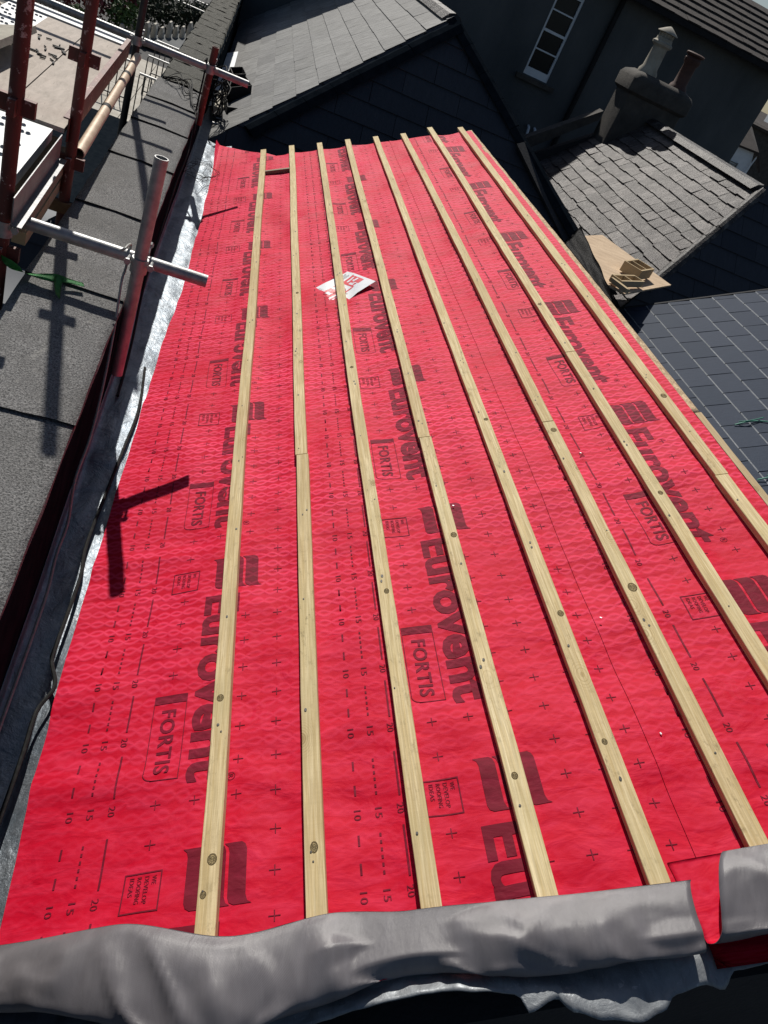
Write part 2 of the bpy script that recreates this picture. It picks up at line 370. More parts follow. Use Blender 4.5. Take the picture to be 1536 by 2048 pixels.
def build_unit():
    """one metre of the printed pattern; w across the roll from its lower edge, s along it"""
    bm = BM()
    def add(vs, fs, w0, s0):                      # text runs towards -s, letter tops towards +w
        vv = [bm.verts.new((w0 + y, s0 - x, 0)) for x, y in vs]
        for f in fs:
            try: bm.faces.new([vv[i] for i in f])
            except ValueError: pass
    def rect(wa, sa, wb, sb): poly(bm, [(wa, sa, 0), (wb, sa, 0), (wb, sb, 0), (wa, sb, 0)])
    def word(t, s0, length, w0, h, bold): add(*text_bm(t, length, h, bold), w0, s0)
    word('Eurovent', .745, .645, .376, .108, .035)
    word('FORTIS', .330, .195, .292, .040, .022)
    word('R', .108, .010, .484, .011, 0)
    n = 16
    for i in range(n):
        a, b = 2 * math.pi * i / n, 2 * math.pi * (i + 1) / n
        poly(bm, [(.4895 + r * math.cos(t), .103 + r * math.sin(t), 0) for r, t in ((.0095, a), (.011, a), (.011, b), (.0095, b))])
    for k in range(3):                             # three curled bars of the mark
        w0 = .402 + k * .0475; w1 = w0 + .040; s1, s0 = .915, .775
        top = [(w0 - .016 + .006 * t, s1 - .0 * t) for t in (0,)]
        pts = [(w0 - .012, s1), (w1 - .012, s1), (w1 - .004, s1 - .006), (w1, s1 - .018), (w1, s0 + .02), (w1 + .004, s0 + .006), (w1 + .014, s0), (w0 + .014, s0), (w0 + .004, s0 + .006), (w0, s0 + .018), (w0, s1 - .02), (w0 - .003, s1 - .008)]
        poly(bm, [(a, b, 0) for a, b in pts])
    # FORTIS frame
    rect(.268, .379, .358, .352)
    t = .0022
    rect(.268, .352, .268 + t, .140); rect(.358 - t, .352, .358, .118); rect(.288, .118, .358, .118 - t)
    for i in range(6):
        a, b = math.pi + i * math.pi / 12, math.pi + (i + 1) * math.pi / 12; r = .021
        cx, cy = .2885, .1385
        poly(bm, [(cx + (r - dt) * math.cos(q), cy + (r - dt) * math.sin(q), 0) for q, dt in ((a, 0), (a, t), (b, t), (b, 0))])
    # slogan box
    w0, w1, s1, s0, t = .262, .348, .876, .785, .0032
    rect(w0, s1, w1, s1 - t); rect(w0, s0 + t, w1, s0); rect(w0, s1 - t, w0 + t, s0 + t); rect(w1 - t, s1 - t, w1, s0 + t)
    for tx, ww, ln in (('WE', .326, .020), ('DEVELOP', .309, .062), ('ROOFING', .292, .060), ('IDEAS', .275, .042)): word(tx, s1 - .010, ln, ww, .0105, .008)
    # crosses
    def cross(w_, s_): rect(w_ - .013, s_ + .0011, w_ + .013, s_ - .0011); rect(w_ - .0013, s_ + .012, w_ + .0013, s_ + .0011); rect(w_ - .0013, s_ - .0011, w_ + .0013, s_ - .012)
    for k in range(10):
        s_ = .052 + .0985 * k
        if not (.09 < s_ < .39 or .77 < s_ < .89): cross(.310, s_)
        if s_ < .08: cross(.404, s_)
        if not .74 < s_ < .96: cross(.505, s_)
        cross(.600, s_); cross(.690, s_); cross(.775, s_)
    # 10 / 15 / 20 lap lines
    for k in range(5):
        s_ = .054 + .1915 * k
        for tx, ww in (('10', .093), ('15', .143), ('20', .195)): word(tx, s_ + .013, .026, ww, .0165, .004)
        rect(.0975, s_ + .075, .1025, s_ + .049); rect(.0975, s_ + .141, .1025, s_ + .115)
        for q in range(6): rect(.1475, s_ + .050 + q * .0175 - .004, .1525, s_ + .050 + q * .0175 + .004)
        rect(.2025, s_ + .150, .2075, s_ + .032)
    bmesh.ops.triangulate(bm, faces=bm.faces)
    for axis, lo, hi in ((0, .09, .80), (1, -.02, 1.02)):
        x = lo
        while x < hi:
            no = V((1, 0, 0)) if axis == 0 else V((0, 1, 0))
            bmesh.ops.bisect_plane(bm, geom=bm.verts[:] + bm.edges[:] + bm.faces[:], plane_co=no * x, plane_no=no); x += .022
    vs = [tuple(v.co) for v in bm.verts]
    for i, v in enumerate(bm.verts): v.index = i
    fs = [tuple(v.index for v in f.verts) for f in bm.faces]; bm.free(); return vs, fs
UNIT = build_unit()
def roll(edge, wmax, phase, lift, label, va, vb, left_fn=None):
    bm = BM(); lay = bm.loops.layers.uv.verify(); nv = 300; nu = int(wmax / .02)
    def vlim(u): return vb(u)
    def pt(a, b):
        wv = a * wmax
        v = va + (vlim(edge + wv) - va) * b
        e = left_fn(v) if left_fn else .0012 * nz(v * 3, edge * 5)
        ww = wv if a > .12 else wv * 1.0
        u = edge + ww + e * max(0, 1 - a / .12)
        h = disp(u, v) + lift
        if left_fn and a < .05 and v > 6.4: h += .05 * (v - 6.4) * (1 - a / .05)
        if v > 6.55: h += .02 * (v - 6.55) ** 1 * (1 + 1.5 * nz(u * 4, 3.3)) 
        return u, v, h
    grid(bm, lambda a, b: RP(*pt(a, b)), nu, nv, lambda a, b: pt(a, b)[:2], 0)
    # turned-down hems so that the sheet has an edge
    vs, fs = UNIT; per = .985
    for k in range(-1, 8):
        base = phase + k * per
        if base > 7.2 or base + 1 < va: continue
        idx = {}
        for f in fs:
            pw = [vs[i] for i in f]
            if max(p[0] for p in pw) > wmax - .004: continue
            if min(base + p[1] for p in pw) < va or max(base + p[1] for p in pw) > vlim(edge + pw[0][0]) - .01: continue
            q = []
            for i in f:
                if i not in idx:
                    u, v = edge + vs[i][0], base + vs[i][1]
                    idx[i] = (bm.verts.new(RP(u, v, disp(u, v) + lift + .0011 + (.02 * (v - 6.55) * (1 + 1.5 * nz(u * 4, 3.3)) if v > 6.55 else 0))), u, v)
                q.append(idx[i])
            F = bm.faces.new([a[0] for a in q]); F.material_index = 1; F.smooth = True
            for l, a in zip(F.loops, q): l[lay].uv = (a[1], a[2])
    me = bpy.data.meshes.new('roofing_membrane'); bm.to_mesh(me); bm.free()
    me.materials.append(MT['red']); me.materials.append(MT['print'])
    o = bpy.data.objects.new('roofing_membrane', me); C.objects.link(o)
    return tag(o, label, 'roofing membrane', 'overlapping runs of printed red membrane')
farv = lambda u: (7.30 - .45 * min(1, max(0, (u + .85) / .5)) if u < -.35 else 6.83) + .03 * nz(u * 5, 2.2) - (.02 if u > .6 else 0)
leftf = lambda v: .0 + (.05 if v > 4.5 else .05 * max(0, (v - 3.0) / 1.5)) * 1.0 - .02 * math.exp(-((v - 1.7) / .6) ** 2) + .012 * nz(v * 1.3, 4.) + .004 * nz(v * 6, 1.)
roll(-.905, .76, 0.0, .0005, 'lowest run of red membrane, beside the lead gutter, with a bare left margin', .655, farv, leftf)
roll(-.215, .90, .125, .0030, 'middle run of red membrane, with the white leaflet lying on it', .655, farv)
roll(.600, .684, .59, .0055, 'highest run of red membrane, along the chipboard edge beside the blue slates', .655, farv)

# ------------------------------------------------------------------ battens
def batten_mesh(k, v0, v1, seed, wd=BW, th=BT, h0=.0065, u0=None, kx=0):
    bm = BM(); u = BAT[k] if u0 is None else u0; lay = bm.loops.layers.uv.verify(); n = max(8, int((v1 - v0) / .12))
    rings = []
    prof = [(-1, 0), (-1, .93), (-.95, 1), (.95, 1), (1, .93), (1, 0)]
    for i in range(n + 1):
        v = v0 + (v1 - v0) * i / n
        du = .008 * nz(v * .55, seed) + .0012 * nz(v * 5, seed + 9); dw = 1 + .03 * nz(v * 2.2, seed + 3) + .03 * nz(v * 12, seed + 6); dh = .0015 * nz(v * 1.1, seed + 5)
        rings.append([bm.verts.new(RP(u + du + a * wd / 2 * dw, v, h0 + dh + b * th)) for a, b in prof])
    off = seed * 3.37
    per = [0]; 
    for (a, b), (c, d) in zip(prof, prof[1:]): per.append(per[-1] + math.hypot((c - a) * wd / 2, (d - b) * th))
    for i in range(n):
        for j in range(5):
            F = bm.faces.new((rings[i][j], rings[i][j + 1], rings[i + 1][j + 1], rings[i + 1][j])); F.smooth = False
            va, vb_ = v0 + (v1 - v0) * i / n, v0 + (v1 - v0) * (i + 1) / n
            for l, (pp, vv) in zip(F.loops, ((per[j], va), (per[j + 1], va), (per[j + 1], vb_), (per[j], vb_))): l[lay].uv = (pp + off, vv + off * 2.1)
        bm.faces.new((rings[i][0], rings[i + 1][0], rings[i + 1][5], rings[i][5]))
    bm.faces.new(rings[0]); bm.faces.new(rings[-1][::-1]); return bm
ENDS = [6.951, 6.973, 6.945, 6.946, 6.93, 6.918, 7.007, 6.892]
order = ['nearest the lead gutter', 'second up from the lead gutter', 'third up from the lead gutter, lying over the white leaflet', 'fourth up from the lead gutter', 'fifth up from the lead gutter', 'third down from the chipboard edge', 'second down from the chipboard edge', 'nearest the chipboard edge']
SPL = {1: 2.398, 3: 2.405, 5: 2.40, 6: 2.908, 7: 1.952}
bm = BM(); lathe(bm, (0, 0, 0), [(.0022, 0), (.0024, .0006), (.0010, .0009)], 8, N); nail_me = None
nail0 = bpy.data.meshes.new('nail'); bmesh.ops.recalc_face_normals(bm, faces=bm.faces); bm.to_mesh(nail0); bm.free(); nail0.materials.append(MT['nail'])
for k in range(8):
    v0 = .672
    segs = [(v0, SPL[k] - .0015), (SPL[k] + .0015, ENDS[k])] if k in SPL else [(v0, ENDS[k])]
    for si, (a, b) in enumerate(segs):
        what = 'full-length' if len(segs) == 1 else ('near length of the' if si == 0 else 'far length of the')
        lab = f'{what} pale timber batten {order[k]}'
        lab = lab.replace('length of the pale timber batten', 'length of pale timber batten')
        root = empty('roof_batten', RP(BAT[k], a, .004), lab, 'batten', 'timber battens nailed across the red membrane')
        obj('batten_strip', batten_mesh(k, a, b, k * 1.7 + si * .9 + .3), MT['wood'], root)
        vv = .80 + .03 * k
        while vv < b - .02:
            if vv > a + .02 and vv < 5.4:
                for q in range(2 if (int(vv * 10) + k) % 3 == 0 else 1):
                    no_ = bpy.data.objects.new('nail', nail0); C.objects.link(no_); no_.parent = root
                    no_.location = RP(BAT[k] + rnd(-.012, .012), vv + q * .022, BT + .0072) - V(root.location); s_ = rnd(.9, 1.7); no_.scale = (s_, s_ * rnd(1, 1.8), 1)
            vv += .402
def noggin():
    bm = BM(); obox(bm, RP(-.424, 6.30, .004), U * .190, Yv * .03 - U * 0, N * .022)
    tag(obj('timber_offcut', bm, MT['oldwood']), 'short dark timber offcut bridging the first two battens near their far ends', 'offcut')
noggin()

def knotmat():
    g = G('knot'); c = g.n('TexCoord').outputs['Object']; ln = g.n('VectorMath', operation='LENGTH'); g.put(ln.inputs[0], c); d = ln.outputs['Value']
    n_ = g.noise(c, 3, 3, .6); dd = g.math('ADD', d, g.math('MULTIPLY', g.math('SUBTRACT', n_, .5), .5)); r_ = g.math('SINE', g.math('MULTIPLY', dd, 26))
    col = g.mix(g.ramp(r_, [(.2, 0.), (.8, 1.)]), (.42, .31, .15), (.56, .44, .23)); col = g.mix(g.ramp(d, [(.74, 0.), (.84, .8), (.93, .8), (1.0, .1)]), col, (.19, .13, .06))
    return g.out(col, .8, 0, g.bump(r_, .003), .2)
MT['knot'] = knotmat()
bm = BM(); lathe(bm, (0, 0, 0), [(1.0, -.5), (1.0, 0), (.5, .04)], 20, Zv); knot0 = bpy.data.meshes.new('knot'); bmesh.ops.recalc_face_normals(bm, faces=bm.faces); bm.to_mesh(knot0); bm.free(); knot0.materials.append(MT['knot'])
rotR = Matrix((U, Yv, N)).transposed().to_4x4()
KN = [(0, -.004, 1.309, .0095, .012), (0, .004, .868, .011, .014), (0, -.010, .792, .007, .009), (1, 0, .862, .009, .014), (3, .009, 1.83, .010, .013), (3, -.002, .965, .008, .010), (4, .010, 2.47, .009, .010), (4, .009, 1.44, .009, .012), (4, -.004, 1.02, .007, .009), (5, .004, 2.34, .011, .014), (5, .004, 1.50, .013, .018), (2, .002, 3.02, .008, .010), (6, -.004, 3.4, .009, .012), (6, .005, 1.9, .008, .011), (7, .004, 2.47, .011, .016), (2, .003, 1.62, .008, .011), (1, .004, 3.9, .008, .012)]
for k, du, v, rx, ry in KN:
    par_ = [o_ for o_ in bpy.data.objects if o_.name.startswith('roof_batten') and abs(V(o_.location).dot(U) - BAT[k]) < .02 and o_.location.y <= v]
    par_ = max(par_, key=lambda o_: o_.location.y)
    o_ = bpy.data.objects.new('knot', knot0); C.objects.link(o_); o_.parent = par_
    seed_ = k * 1.7 + (.9 if par_.location.y > 1 else 0) + .3; uu = BAT[k] + .008 * nz(v * .55, seed_) + du
    o_.matrix_local = Matrix.Translation(RP(uu, v, .0065 + .0015 * nz(v * 1.1, seed_ + 5) + BT + .0003) - V(par_.location)) @ rotR @ Matrix.Diagonal((rx, ry, .001, 1))

# edge strips along the ridge
bm = BM()
def eg(a, b):
    v = 2.375 + 4.5 * b; u = 1.278 + .034 * a + .003 * nz(v * 7, a * 3); return RP(u - .012 * max(0, (v - 4.2) / 2.7) , v, .0 + .002 * nz(v * 9, a))
vsg = grid(bm, eg, 2, 120)
r_ = bmesh.ops.extrude_face_region(bm, geom=bm.faces[:])
for v_ in [q for q in r_['geom'] if isinstance(q, bmesh.types.BMVert)]: v_.co -= N * .15
tag(obj('chipboard_strip', bm, MT['osb']), 'rough chipboard edge running along the top of the red membrane', 'board edge')
bm = batten_mesh(0, .74, 2.372, 31.2, .026, .10, -.100, u0=1.300)
tag(obj('ridge_timber', bm, MT['pine']), 'clean pale timber continuing the chipboard edge at the near right', 'timber')

# ------------------------------------------------------------------ leaflet
def leaflet():
    c = [RP(-.145, 3.965, .004), RP(.005, 3.745, .010), RP(.214, 3.925, .030), RP(.075, 4.165, .012)]
    def f(a, b):
        p = (c[0].lerp(c[1], a)).lerp(c[3].lerp(c[2], a), b); return p + N * (.010 * math.sin(a * 3.1) * math.sin(b * 3.1) * nz(a * 2, b * 2, 4) + .0)
    # passes beneath the third batten: keep it low there
    def g(a, b):
        p = f(a, b); u = p.dot(U); t = min(1, abs(u - BAT[2]) / .08); h = (p + N * H).dot(N); return p - N * (h - (.0035 + (h - .0035) * t * t))
    bm = BM(); grid(bm, g, 16, 16)
    def patch(a0, a1, b0, b1, mi, n=3, h=.0006):
        grid(bm, lambda x, y: g(a0 + (a1 - a0) * x, b0 + (b1 - b0) * y) + N * h, n, n * 2, None, mi)
    patch(.30, .60, .06, .34, 1); patch(.30, .66, .62, .93, 1); patch(.66, .70, .05, .92, 1, 3); patch(.28, .31, .40, .95, 1)
    patch(.38, .52, .12, .20, 0, 3, .0012); patch(.36, .42, .70, .88, 0, 3, .0012); patch(.48, .62, .66, .72, 0, 3, .0012); patch(.50, .55, .76, .90, 0, 3, .0012)
    for k in range(5): patch(.05 + .035 * k, .07 + .035 * k, .74, .92 - .02 * (k % 3), 2, 2)
    for k in range(3): patch(.10 + .04 * k, .115 + .04 * k, .10, .2, 2, 2)
    tag(obj('leaflet', bm, [MT['paper'], MT['redink'], MT['greyink']]), 'white glossy leaflet with red printing caught under the third batten', 'leaflet')
leaflet()

for q, (uu, vv, hw) in enumerate(((.80, 2.2, 'middle'), (.62, 1.42, 'upper near'), (.64, 1.03, 'lower near'), (.30, 2.0, 'left-hand'))):
    bm = BM(); p = RP(uu, vv, .010); a_ = rnd(0, 3); x_ = U * math.cos(a_) + Yv * math.sin(a_); y_ = N.cross(x_); obox(bm, p, x_ * .006, y_ * .003, N * .002)
    tag(obj('white_fleck', bm, MT['paper']), 'tiny white fleck on the red membrane between the battens, the ' + hw + ' one', 'fleck', 'white flecks on the membrane')
# ------------------------------------------------------------------ folded membrane in front
def flap(ua, ub, vfree, name, label, bigf, seed=0.0):
    th = .0012
    prof = [(.17, .002), (.06, -.002), (-.03, .004), (-.085, .014), (-.105, .032), (-.088, .052), (-.04, .072), (.02, .086), (.07, .090), (.115, .083), (.15, .07)]
    P = smoothpts([V((a, b, 0)) for a, b in prof], 5); n = len(P) - 1
    def f(a, b, off=0):
        u = ua + (ub - ua) * a; i = min(n - 1, int(b * n)); t = b * n - i; big = bigf(u); q = P[i].lerp(P[i + 1], t); d = (P[i + 1] - P[i]).normalized()
        hs = big * (1 + .16 * nz(u * 2.1, seed) + .05 * nz(u * 5, seed + 2)); 
        v = vfree(u) - .155 * big + q.x * big; h = q.y * hs
        # pinched pleat
        if seed == 0:
            for uc, dp, wd, sl_ in ((-.13, -.014, .04, -.3), (-.42, .012, .07, -.9), (.16, -.008, .06, .8)):
                k = max(0, 1 - abs((u - uc - sl_ * (b - .45) * .35) / wd) * .7) ** 1.3 * math.sin(min(1, max(0, (b - .15) / .8)) * 3.14159)
                h -= dp * k; v += dp * .6 * k
        if seed == 0:
            ww = .012 + .15 * min(1, max(0, (b - .22) / .6)); du = abs(u - .015 + .02 * b) / ww
            if du < 1: h -= .024 * (1 - du) * min(1, b * 3) * (1 - .8 * max(0, b - .6) / .4)
            for uu, sl2, am in ((-.55, .55, .007), (-.36, .45, .006), (-.75, .5, .005), (.2, -.3, .004), (.34, .35, .005), (.45, .25, .004)):
                q_ = (u - uu + sl2 * (b - .5) * .3) / .028; h += am * max(0, 1 - abs(q_)) * math.sin(min(1, b * 1.1) * 3.14)
        for sc1, am, sd in ((3.3, .012, 0), (7.5, .005, 5)):
            t1 = nz(u * sc1 + b * 1.6, b * 1.5 - u * sc1 * .35, seed + sd + 20); h += am * (max(0, 1 - abs(t1) * 4.5) - .3) * math.sin(min(1, b * 1.05) * 3.14)
        wr = .0035 * nz(u * 6 + b * 3, b * 2, seed) + .0012 * nz(u * 14 - b * 8, b * 3, seed + 4)
        h += wr * min(1, b * 4); u2 = u + (.014 * math.sin(b * 5) if a > .97 or a < .03 else .014 * math.sin(b * 5)) - (.12 if seed else .055) * min(1, (1 - b) * 1.5)
        return RP(u2, v + d.y * off, max(h, .005, .036 * min(1, max(0, (b - .42) * 6))) - d.x * off)
    bm = BM(); nu = int((ub - ua) / .012)
    uvf = lambda a, b: (ua + (ub - ua) * a + seed, b * .45)
    g1 = grid(bm, lambda a, b: f(a, b), nu, 60, uvf, 1)      # red face, on the inside of the fold
    g2 = grid(bm, lambda a, b: f(a, b, -th), nu, 60, uvf, 0)   # outer grey face
    for i in range(nu): 
        for j in (0, 60): bm.faces.new((g1[i][j], g1[i + 1][j], g2[i + 1][j], g2[i][j]))
    for j in range(60):
        for i in (0, nu): bm.faces.new((g1[i][j], g1[i][j + 1], g2[i][j + 1], g2[i][j]))
    me = bpy.data.meshes.new(name); bm.to_mesh(me); bm.free(); me.materials.append(MT['grey']); me.materials.append(MT['red'])
    o = bpy.data.objects.new(name, me); C.objects.link(o); tag(o, label, 'membrane flap', 'folded-back membrane ends')
def lerpf(T):
    def g(u):
        if u <= T[0][0]: return T[0][1]
        for (a, b), (c, d) in zip(T, T[1:]):
            if u <= c: t = (u - a) / (c - a); t = t * t * (3 - 2 * t); return b + (d - b) * t
        return T[-1][1]
    return g
flap(-1.06, .572, lerpf([(-1.1, .72), (-.86, .748), (-.626, .752), (-.356, .695), (-.16, .715), (.0, .698), (.373, .682), (.584, .678)]), 'folded_membrane', 'wide grey-backed membrane flap folded over the near batten ends', lerpf([(-1.06, .42), (-.86, .45), (-.45, .74), (-.2, .62), (0, .42), (.25, .52), (.56, .50)]), 0)
flap(.655, 1.5, lerpf([(.6, .72), (.80, .725), (1.4, .76)]), 'folded_membrane', 'smaller grey-backed membrane flap with a red inner curl at the right edge', lambda u: .62, 7.7)

# ------------------------------------------------------------------ lead gutter and parapet
def leadgutter():
    bm = BM()
    prof = [(-.206, -1.85), (-.204, -1.885), (-.192, -1.903), (-.12, -1.903), (-.06, -1.908), (0.0, -1.914), (.06, -1.90), (.10, -1.88)]
    P = smoothpts([V((a, 0, b)) for a, b in prof], 4); n = len(P) - 1
    def f(a, b):
        i = min(n - 1, int(a * n)); q = P[i].lerp(P[i + 1], a * n - i); y = -.2 + 10.0 * b
        fall = .05 * min(1, max(0, (2.6 - y) / 1.4)) * min(1, max(0, (-.035 - q.x) / .07))
        return V((q.x + .004 * nz(y * 2, a * 5), y, q.z - fall + .008 * nz(q.x * 14, y * 3.2, 2) + .004 * nz(q.x * 30, y * 9) + .010 * math.exp(-(((y + .31) % 1.9 - .95) / .03) ** 2) * (1 if a > .3 else 0)))
    grid(bm, f, n, 420)
    bm_ = bm; me = bpy.data.meshes.new('lead_gutter'); bm_.to_mesh(me); bm_.free(); me.materials.append(MT['lead'])
    o = bpy.data.objects.new('lead_gutter', me); C.objects.link(o)
    md = o.modifiers.new('s', 'SOLIDIFY'); md.thickness = .003
    tag(o, 'silvery lead gutter lining between the felted parapet and the red membrane', 'gutter')
leadgutter()
par = empty('parapet_wall', (-.38, 5, -6.6), 'long low parapet wall capped with grey mineral felt left of the gutter', 'parapet wall')
bm = BM(); box(bm, (-.552, -1.5, -6.6), (-.210, 17, -1.418)); obj('wall', bm, MT['pitch'], par)
laps = [-1.4, -.6, .3, 1.15, 2.03, 2.92, 3.80, 4.66, 5.47, 6.16, 6.85]
bm = BM()
for i in range(len(laps) - 1):
    a, b = laps[i] - .035, laps[i + 1]
    z = -1.404
    def f(s, t, a=a, b=b, i=i):
        y = a + (b - a) * t + .012 * nz(s * 3, i) ; lift = .008 * t - .003 * (1 - t) ** 8
        prof = [(-.562, -1.50), (-.560, -1.405), (-.38, -1.400), (-.206, -1.405), (-.205, -1.425)]
        k = s * 4; j = min(3, int(k)); q = V((prof[j][0], 0, prof[j][1])).lerp(V((prof[j + 1][0], 0, prof[j + 1][1])), k - j)
        return V((q.x + .006 * nz(y * 4, s * 2, i), y, q.z + .007 - lift + .003 * nz(q.x * 9, y * 4, i)))
    grid(bm, f, 24, 30)
o = obj('felt_capping', bm, MT['felt'], par)
bm = BM()
y = 6.82; i = 0
while y < 15:
    b = y + .42
    def f(s, t, y=y, b=b, i=i): return V((-.565 + .36 * s + .02 * nz(y + t, s * 6, i), y + (b - y) * t + .03 * nz(s * 5, i), -1.395 + .010 * nz(s * 6, (y + t * .42) * 4, i) + .004 * (1 - t) - (.08 if s in (0, 1) else 0)))
    grid(bm, f, 14, 10); y += .40; i += 1
obj('old_capping', bm, MT['mossfelt'], par)

# ------------------------------------------------------------------ slated roofs
def slates(bm, P0, u, v, n, u0, u1, v0, v1, gauge, width, t, clips=(), jit=.002, uoff=0, lift=.0, mi=0, edge=None, ch=0.0, gap=.0025):
    rl = bm.faces.layers.float.get('rnd') or bm.faces.layers.float.new('rnd'); lay = bm.loops.layers.uv.verify()
    P0 = V(P0); row = 0; uu = u0 + uoff; new = []
    while uu < u1:
        vv = v0 - (width / 2 if row % 2 else 0)
        while vv < v1:
            g_ = gap; a = vv + g_ + rnd(-jit, jit) * .6; b = vv + width - g_ + rnd(-jit, jit) * .6; ua = uu + rnd(-jit, jit) * 1.5; ub = uu + gauge + .03
            ha, hb = t * 2.1 + rnd(0, jit), t * .9
            skew = rnd(-jit, jit) * 1.2; rr = random.random(); cr, cs = rnd(0, jit * 2), rnd(0, jit * 2)
            vs = []
            for (x, y_, h) in ((ua, a, ha - t), (ua + skew, b, ha - t), (ub, b, hb - t), (ub, a, hb - t), (ua + ch, a, ha + cr), (ua + skew + ch, b, ha + cs), (ub, b, hb), (ub, a, hb)):
                vs.append(bm.verts.new(P0 + u * x + v * y_ + n * (h + lift)))
            for q in ((4, 5, 6, 7), (0, 1, 5, 4), (1, 2, 6, 5), (0, 4, 7, 3)):
                F = bm.faces.new([vs[i_] for i_ in q]); F[rl] = rr; F.material_index = mi if q[0] == 4 or edge is None else (edge if q == (0, 1, 5, 4) else mi)
                for l, i_ in zip(F.loops, q):
                    l[lay].uv = (((ua, ua, ub, ub) * 2)[i_] + rr * 7, ((a, b, b, a) * 2)[i_] + rr * 3)
            vv += width
        uu += gauge; row += 1
    for pc, pn in clips:
        bmesh.ops.bisect_plane(bm, geom=bm.verts[:] + bm.edges[:] + bm.faces[:], plane_co=V(pc), plane_no=V(pn), clear_outer=True)
def slab(bm, pts, t, mi=0):
    pts = [V(p) for p in pts]; n = (pts[1] - pts[0]).cross(pts[2] - pts[0]).normalized()
    if n.z < 0: n = -n
    prism(bm, pts, -n * t, mi)
def capstrip(bm, p, q, w, h, n1=Zv, seg=.3):
    p, q = V(p), V(q); d = (q - p); L = d.length; d.normalize(); side = d.cross(Zv).normalized(); up = side.cross(d).normalized()
    k = max(1, int(L / seg))
    for i in range(k):
        a, b = p + d * (L * i / k + .002), p + d * (L * (i + 1) / k - .002); z = rnd(0, .006)
        pr = [(-w, -h * .9), (-w * .5, h * .25), (0, h * .6), (w * .5, h * .25), (w, -h * .9)]
        prism(bm, [a + side * x + up * (y + z) for x, y in pr], b - a)
# house 1: hip end facing us, sunlit slope on the left
h1 = empty('hipped_house', (1.9, 12, -6.6), 'house beyond the red roof with sunlit grey slates and a dark hip end', 'building')
Lc = V((.03, 7.71, -1.8)); Ap = V((1.90, 9.07, -.29)); pH = math.radians(48)
nH = V((0, -math.sin(pH), math.cos(pH))); uH = V((0, math.cos(pH), math.sin(pH)))
aS = math.radians(39); uS = V((math.cos(aS), 0, math.sin(aS))); nS = V((-math.sin(aS), 0, math.cos(aS)))
hipL = (Ap - Lc).normalized(); Rc = V((4.30, 7.58, -1.95)); hipR = (Rc - Ap).normalized()
bm = BM(); slates(bm, Lc, uS, Yv, nS, -.254, 2.40, -.2, 9.0, .2335, .60, .006, [(Ap, uS), (Lc, hipL.cross(nS) * 1.0)], .002)
o = obj('roof_slates', bm, MT['fslate'], h1)
bm = BM(); slab(bm, [Lc - uS * .1 - nS * .0, Ap, Ap + Yv * 8, Lc + Yv * 9.4 - uS * .1], .05); obj('roof_underlay', bm, MT['darkwall'], h1)
bm = BM(); slates(bm, Lc - uH * 1.8, uH, Xv, nH, 0, 3.9, -1.5, 6.0, .235, .60, .008, [(Lc, -(hipL.cross(nH))), (Ap, hipR.cross(-nH))], .002)
obj('hip_slates', bm, MT['darkslate'], h1)
bm = BM(); slab(bm, [Ap - nH * .01, Lc - hipL * 1.2 - nH * .01, Lc + V((2.1, 0, 0)) - uH * 1.8, Rc + hipR * 1.2 - nH * .01], .04); obj('hip_underlay', bm, MT['darkwall'], h1)
bm = BM(); capstrip(bm, Lc + hipL * .18 + V((.03, -.06, -.03)), Ap + V((.03, -.06, -.03)), .11, .045); capstrip(bm, Ap, Rc + hipR * 1.0, .12, .05); obj('hip_capping', bm, MT['pitch'], h1)
bm = BM(); slab(bm, [Rc + V((-.35, .0, .02)), Rc + V((0.05, 0.05, .06)), V((2.92, 8.40, -.98)), V((2.80, 8.28, -1.02))], .03); obj('valley_flashing', bm, MT['darkwall'], h1)
bm = BM(); capstrip(bm, Ap + V((0, .02, .0)), Ap + V((0, 7, 0)), .12, .06, seg=.42); obj('ridge_tiles', bm, MT['oldslate'], h1)
bm = BM(); slab(bm, [Ap, Rc, Rc + V((0, 5, 0)), Ap + V((0, 7, 0))], .05); obj('rear_slope', bm, MT['darkslate'], h1)
bm = BM(); box(bm, (.10, 8.3, -6.6), (3.9, 16.8, -1.95)); obj('wall', bm, MT['darkwall'], h1)
bm = BM(); prism(bm, [(-.20, 8.9, -1.90), (-.06, 8.9, -1.86), (-.07, 12.4, -1.86), (-.20, 12.2, -1.90)], (0, 0, -.02)); obj('eaves_flashing', bm, MT['white'], h1)
# house 2: old slates with ridge, hip and chimney
h2 = empty('slate_roofed_house', (6, 10, -6.6), 'house with a weathered purple-grey slate roof, stone ridge and chimney', 'building')
a2 = math.radians(44); u2 = V((math.cos(a2), 0, math.sin(a2))); n2 = V((-math.sin(a2), 0, math.cos(a2))); P2 = V((4.2, 0, -2.2))
A2 = V((5.97, 8.82, -.49)); H2 = V((4.77, 7.82, -1.65)); hip2 = (H2 - A2).normalized()
bm = BM(); slates(bm, P2, u2, Yv, n2, -.2 - .04, 2.40, 6.6, 12.7, .1625, .245, .006, [(P2 + u2 * 2.44, u2), (A2, -(hip2.cross(n2)) if hip2.cross(n2).y > 0 else hip2.cross(n2))], .007)
obj('roof_slates', bm, MT['oldslate'], h2)
bm = BM(); slab(bm, [H2 + hip2 * .8, A2, A2 + Yv * 3.9, V((4.0, 12.7, -2.4))], .05); obj('roof_underlay', bm, MT['darkwall'], h2)
bm = BM(); capstrip(bm, A2 + V((0, .02, .0)), V((5.97, 12.4, -.49)), .14, .06, seg=.55); obj('ridge_tiles', bm, MT['oldslate'], h2)
nF = (H2 - A2).cross(V((1, 0, 0))); nF = nF if nF.z > 0 else -nF; nF.normalize(); uF = Xv.cross(nF); uF = uF if uF.z > 0 else -uF
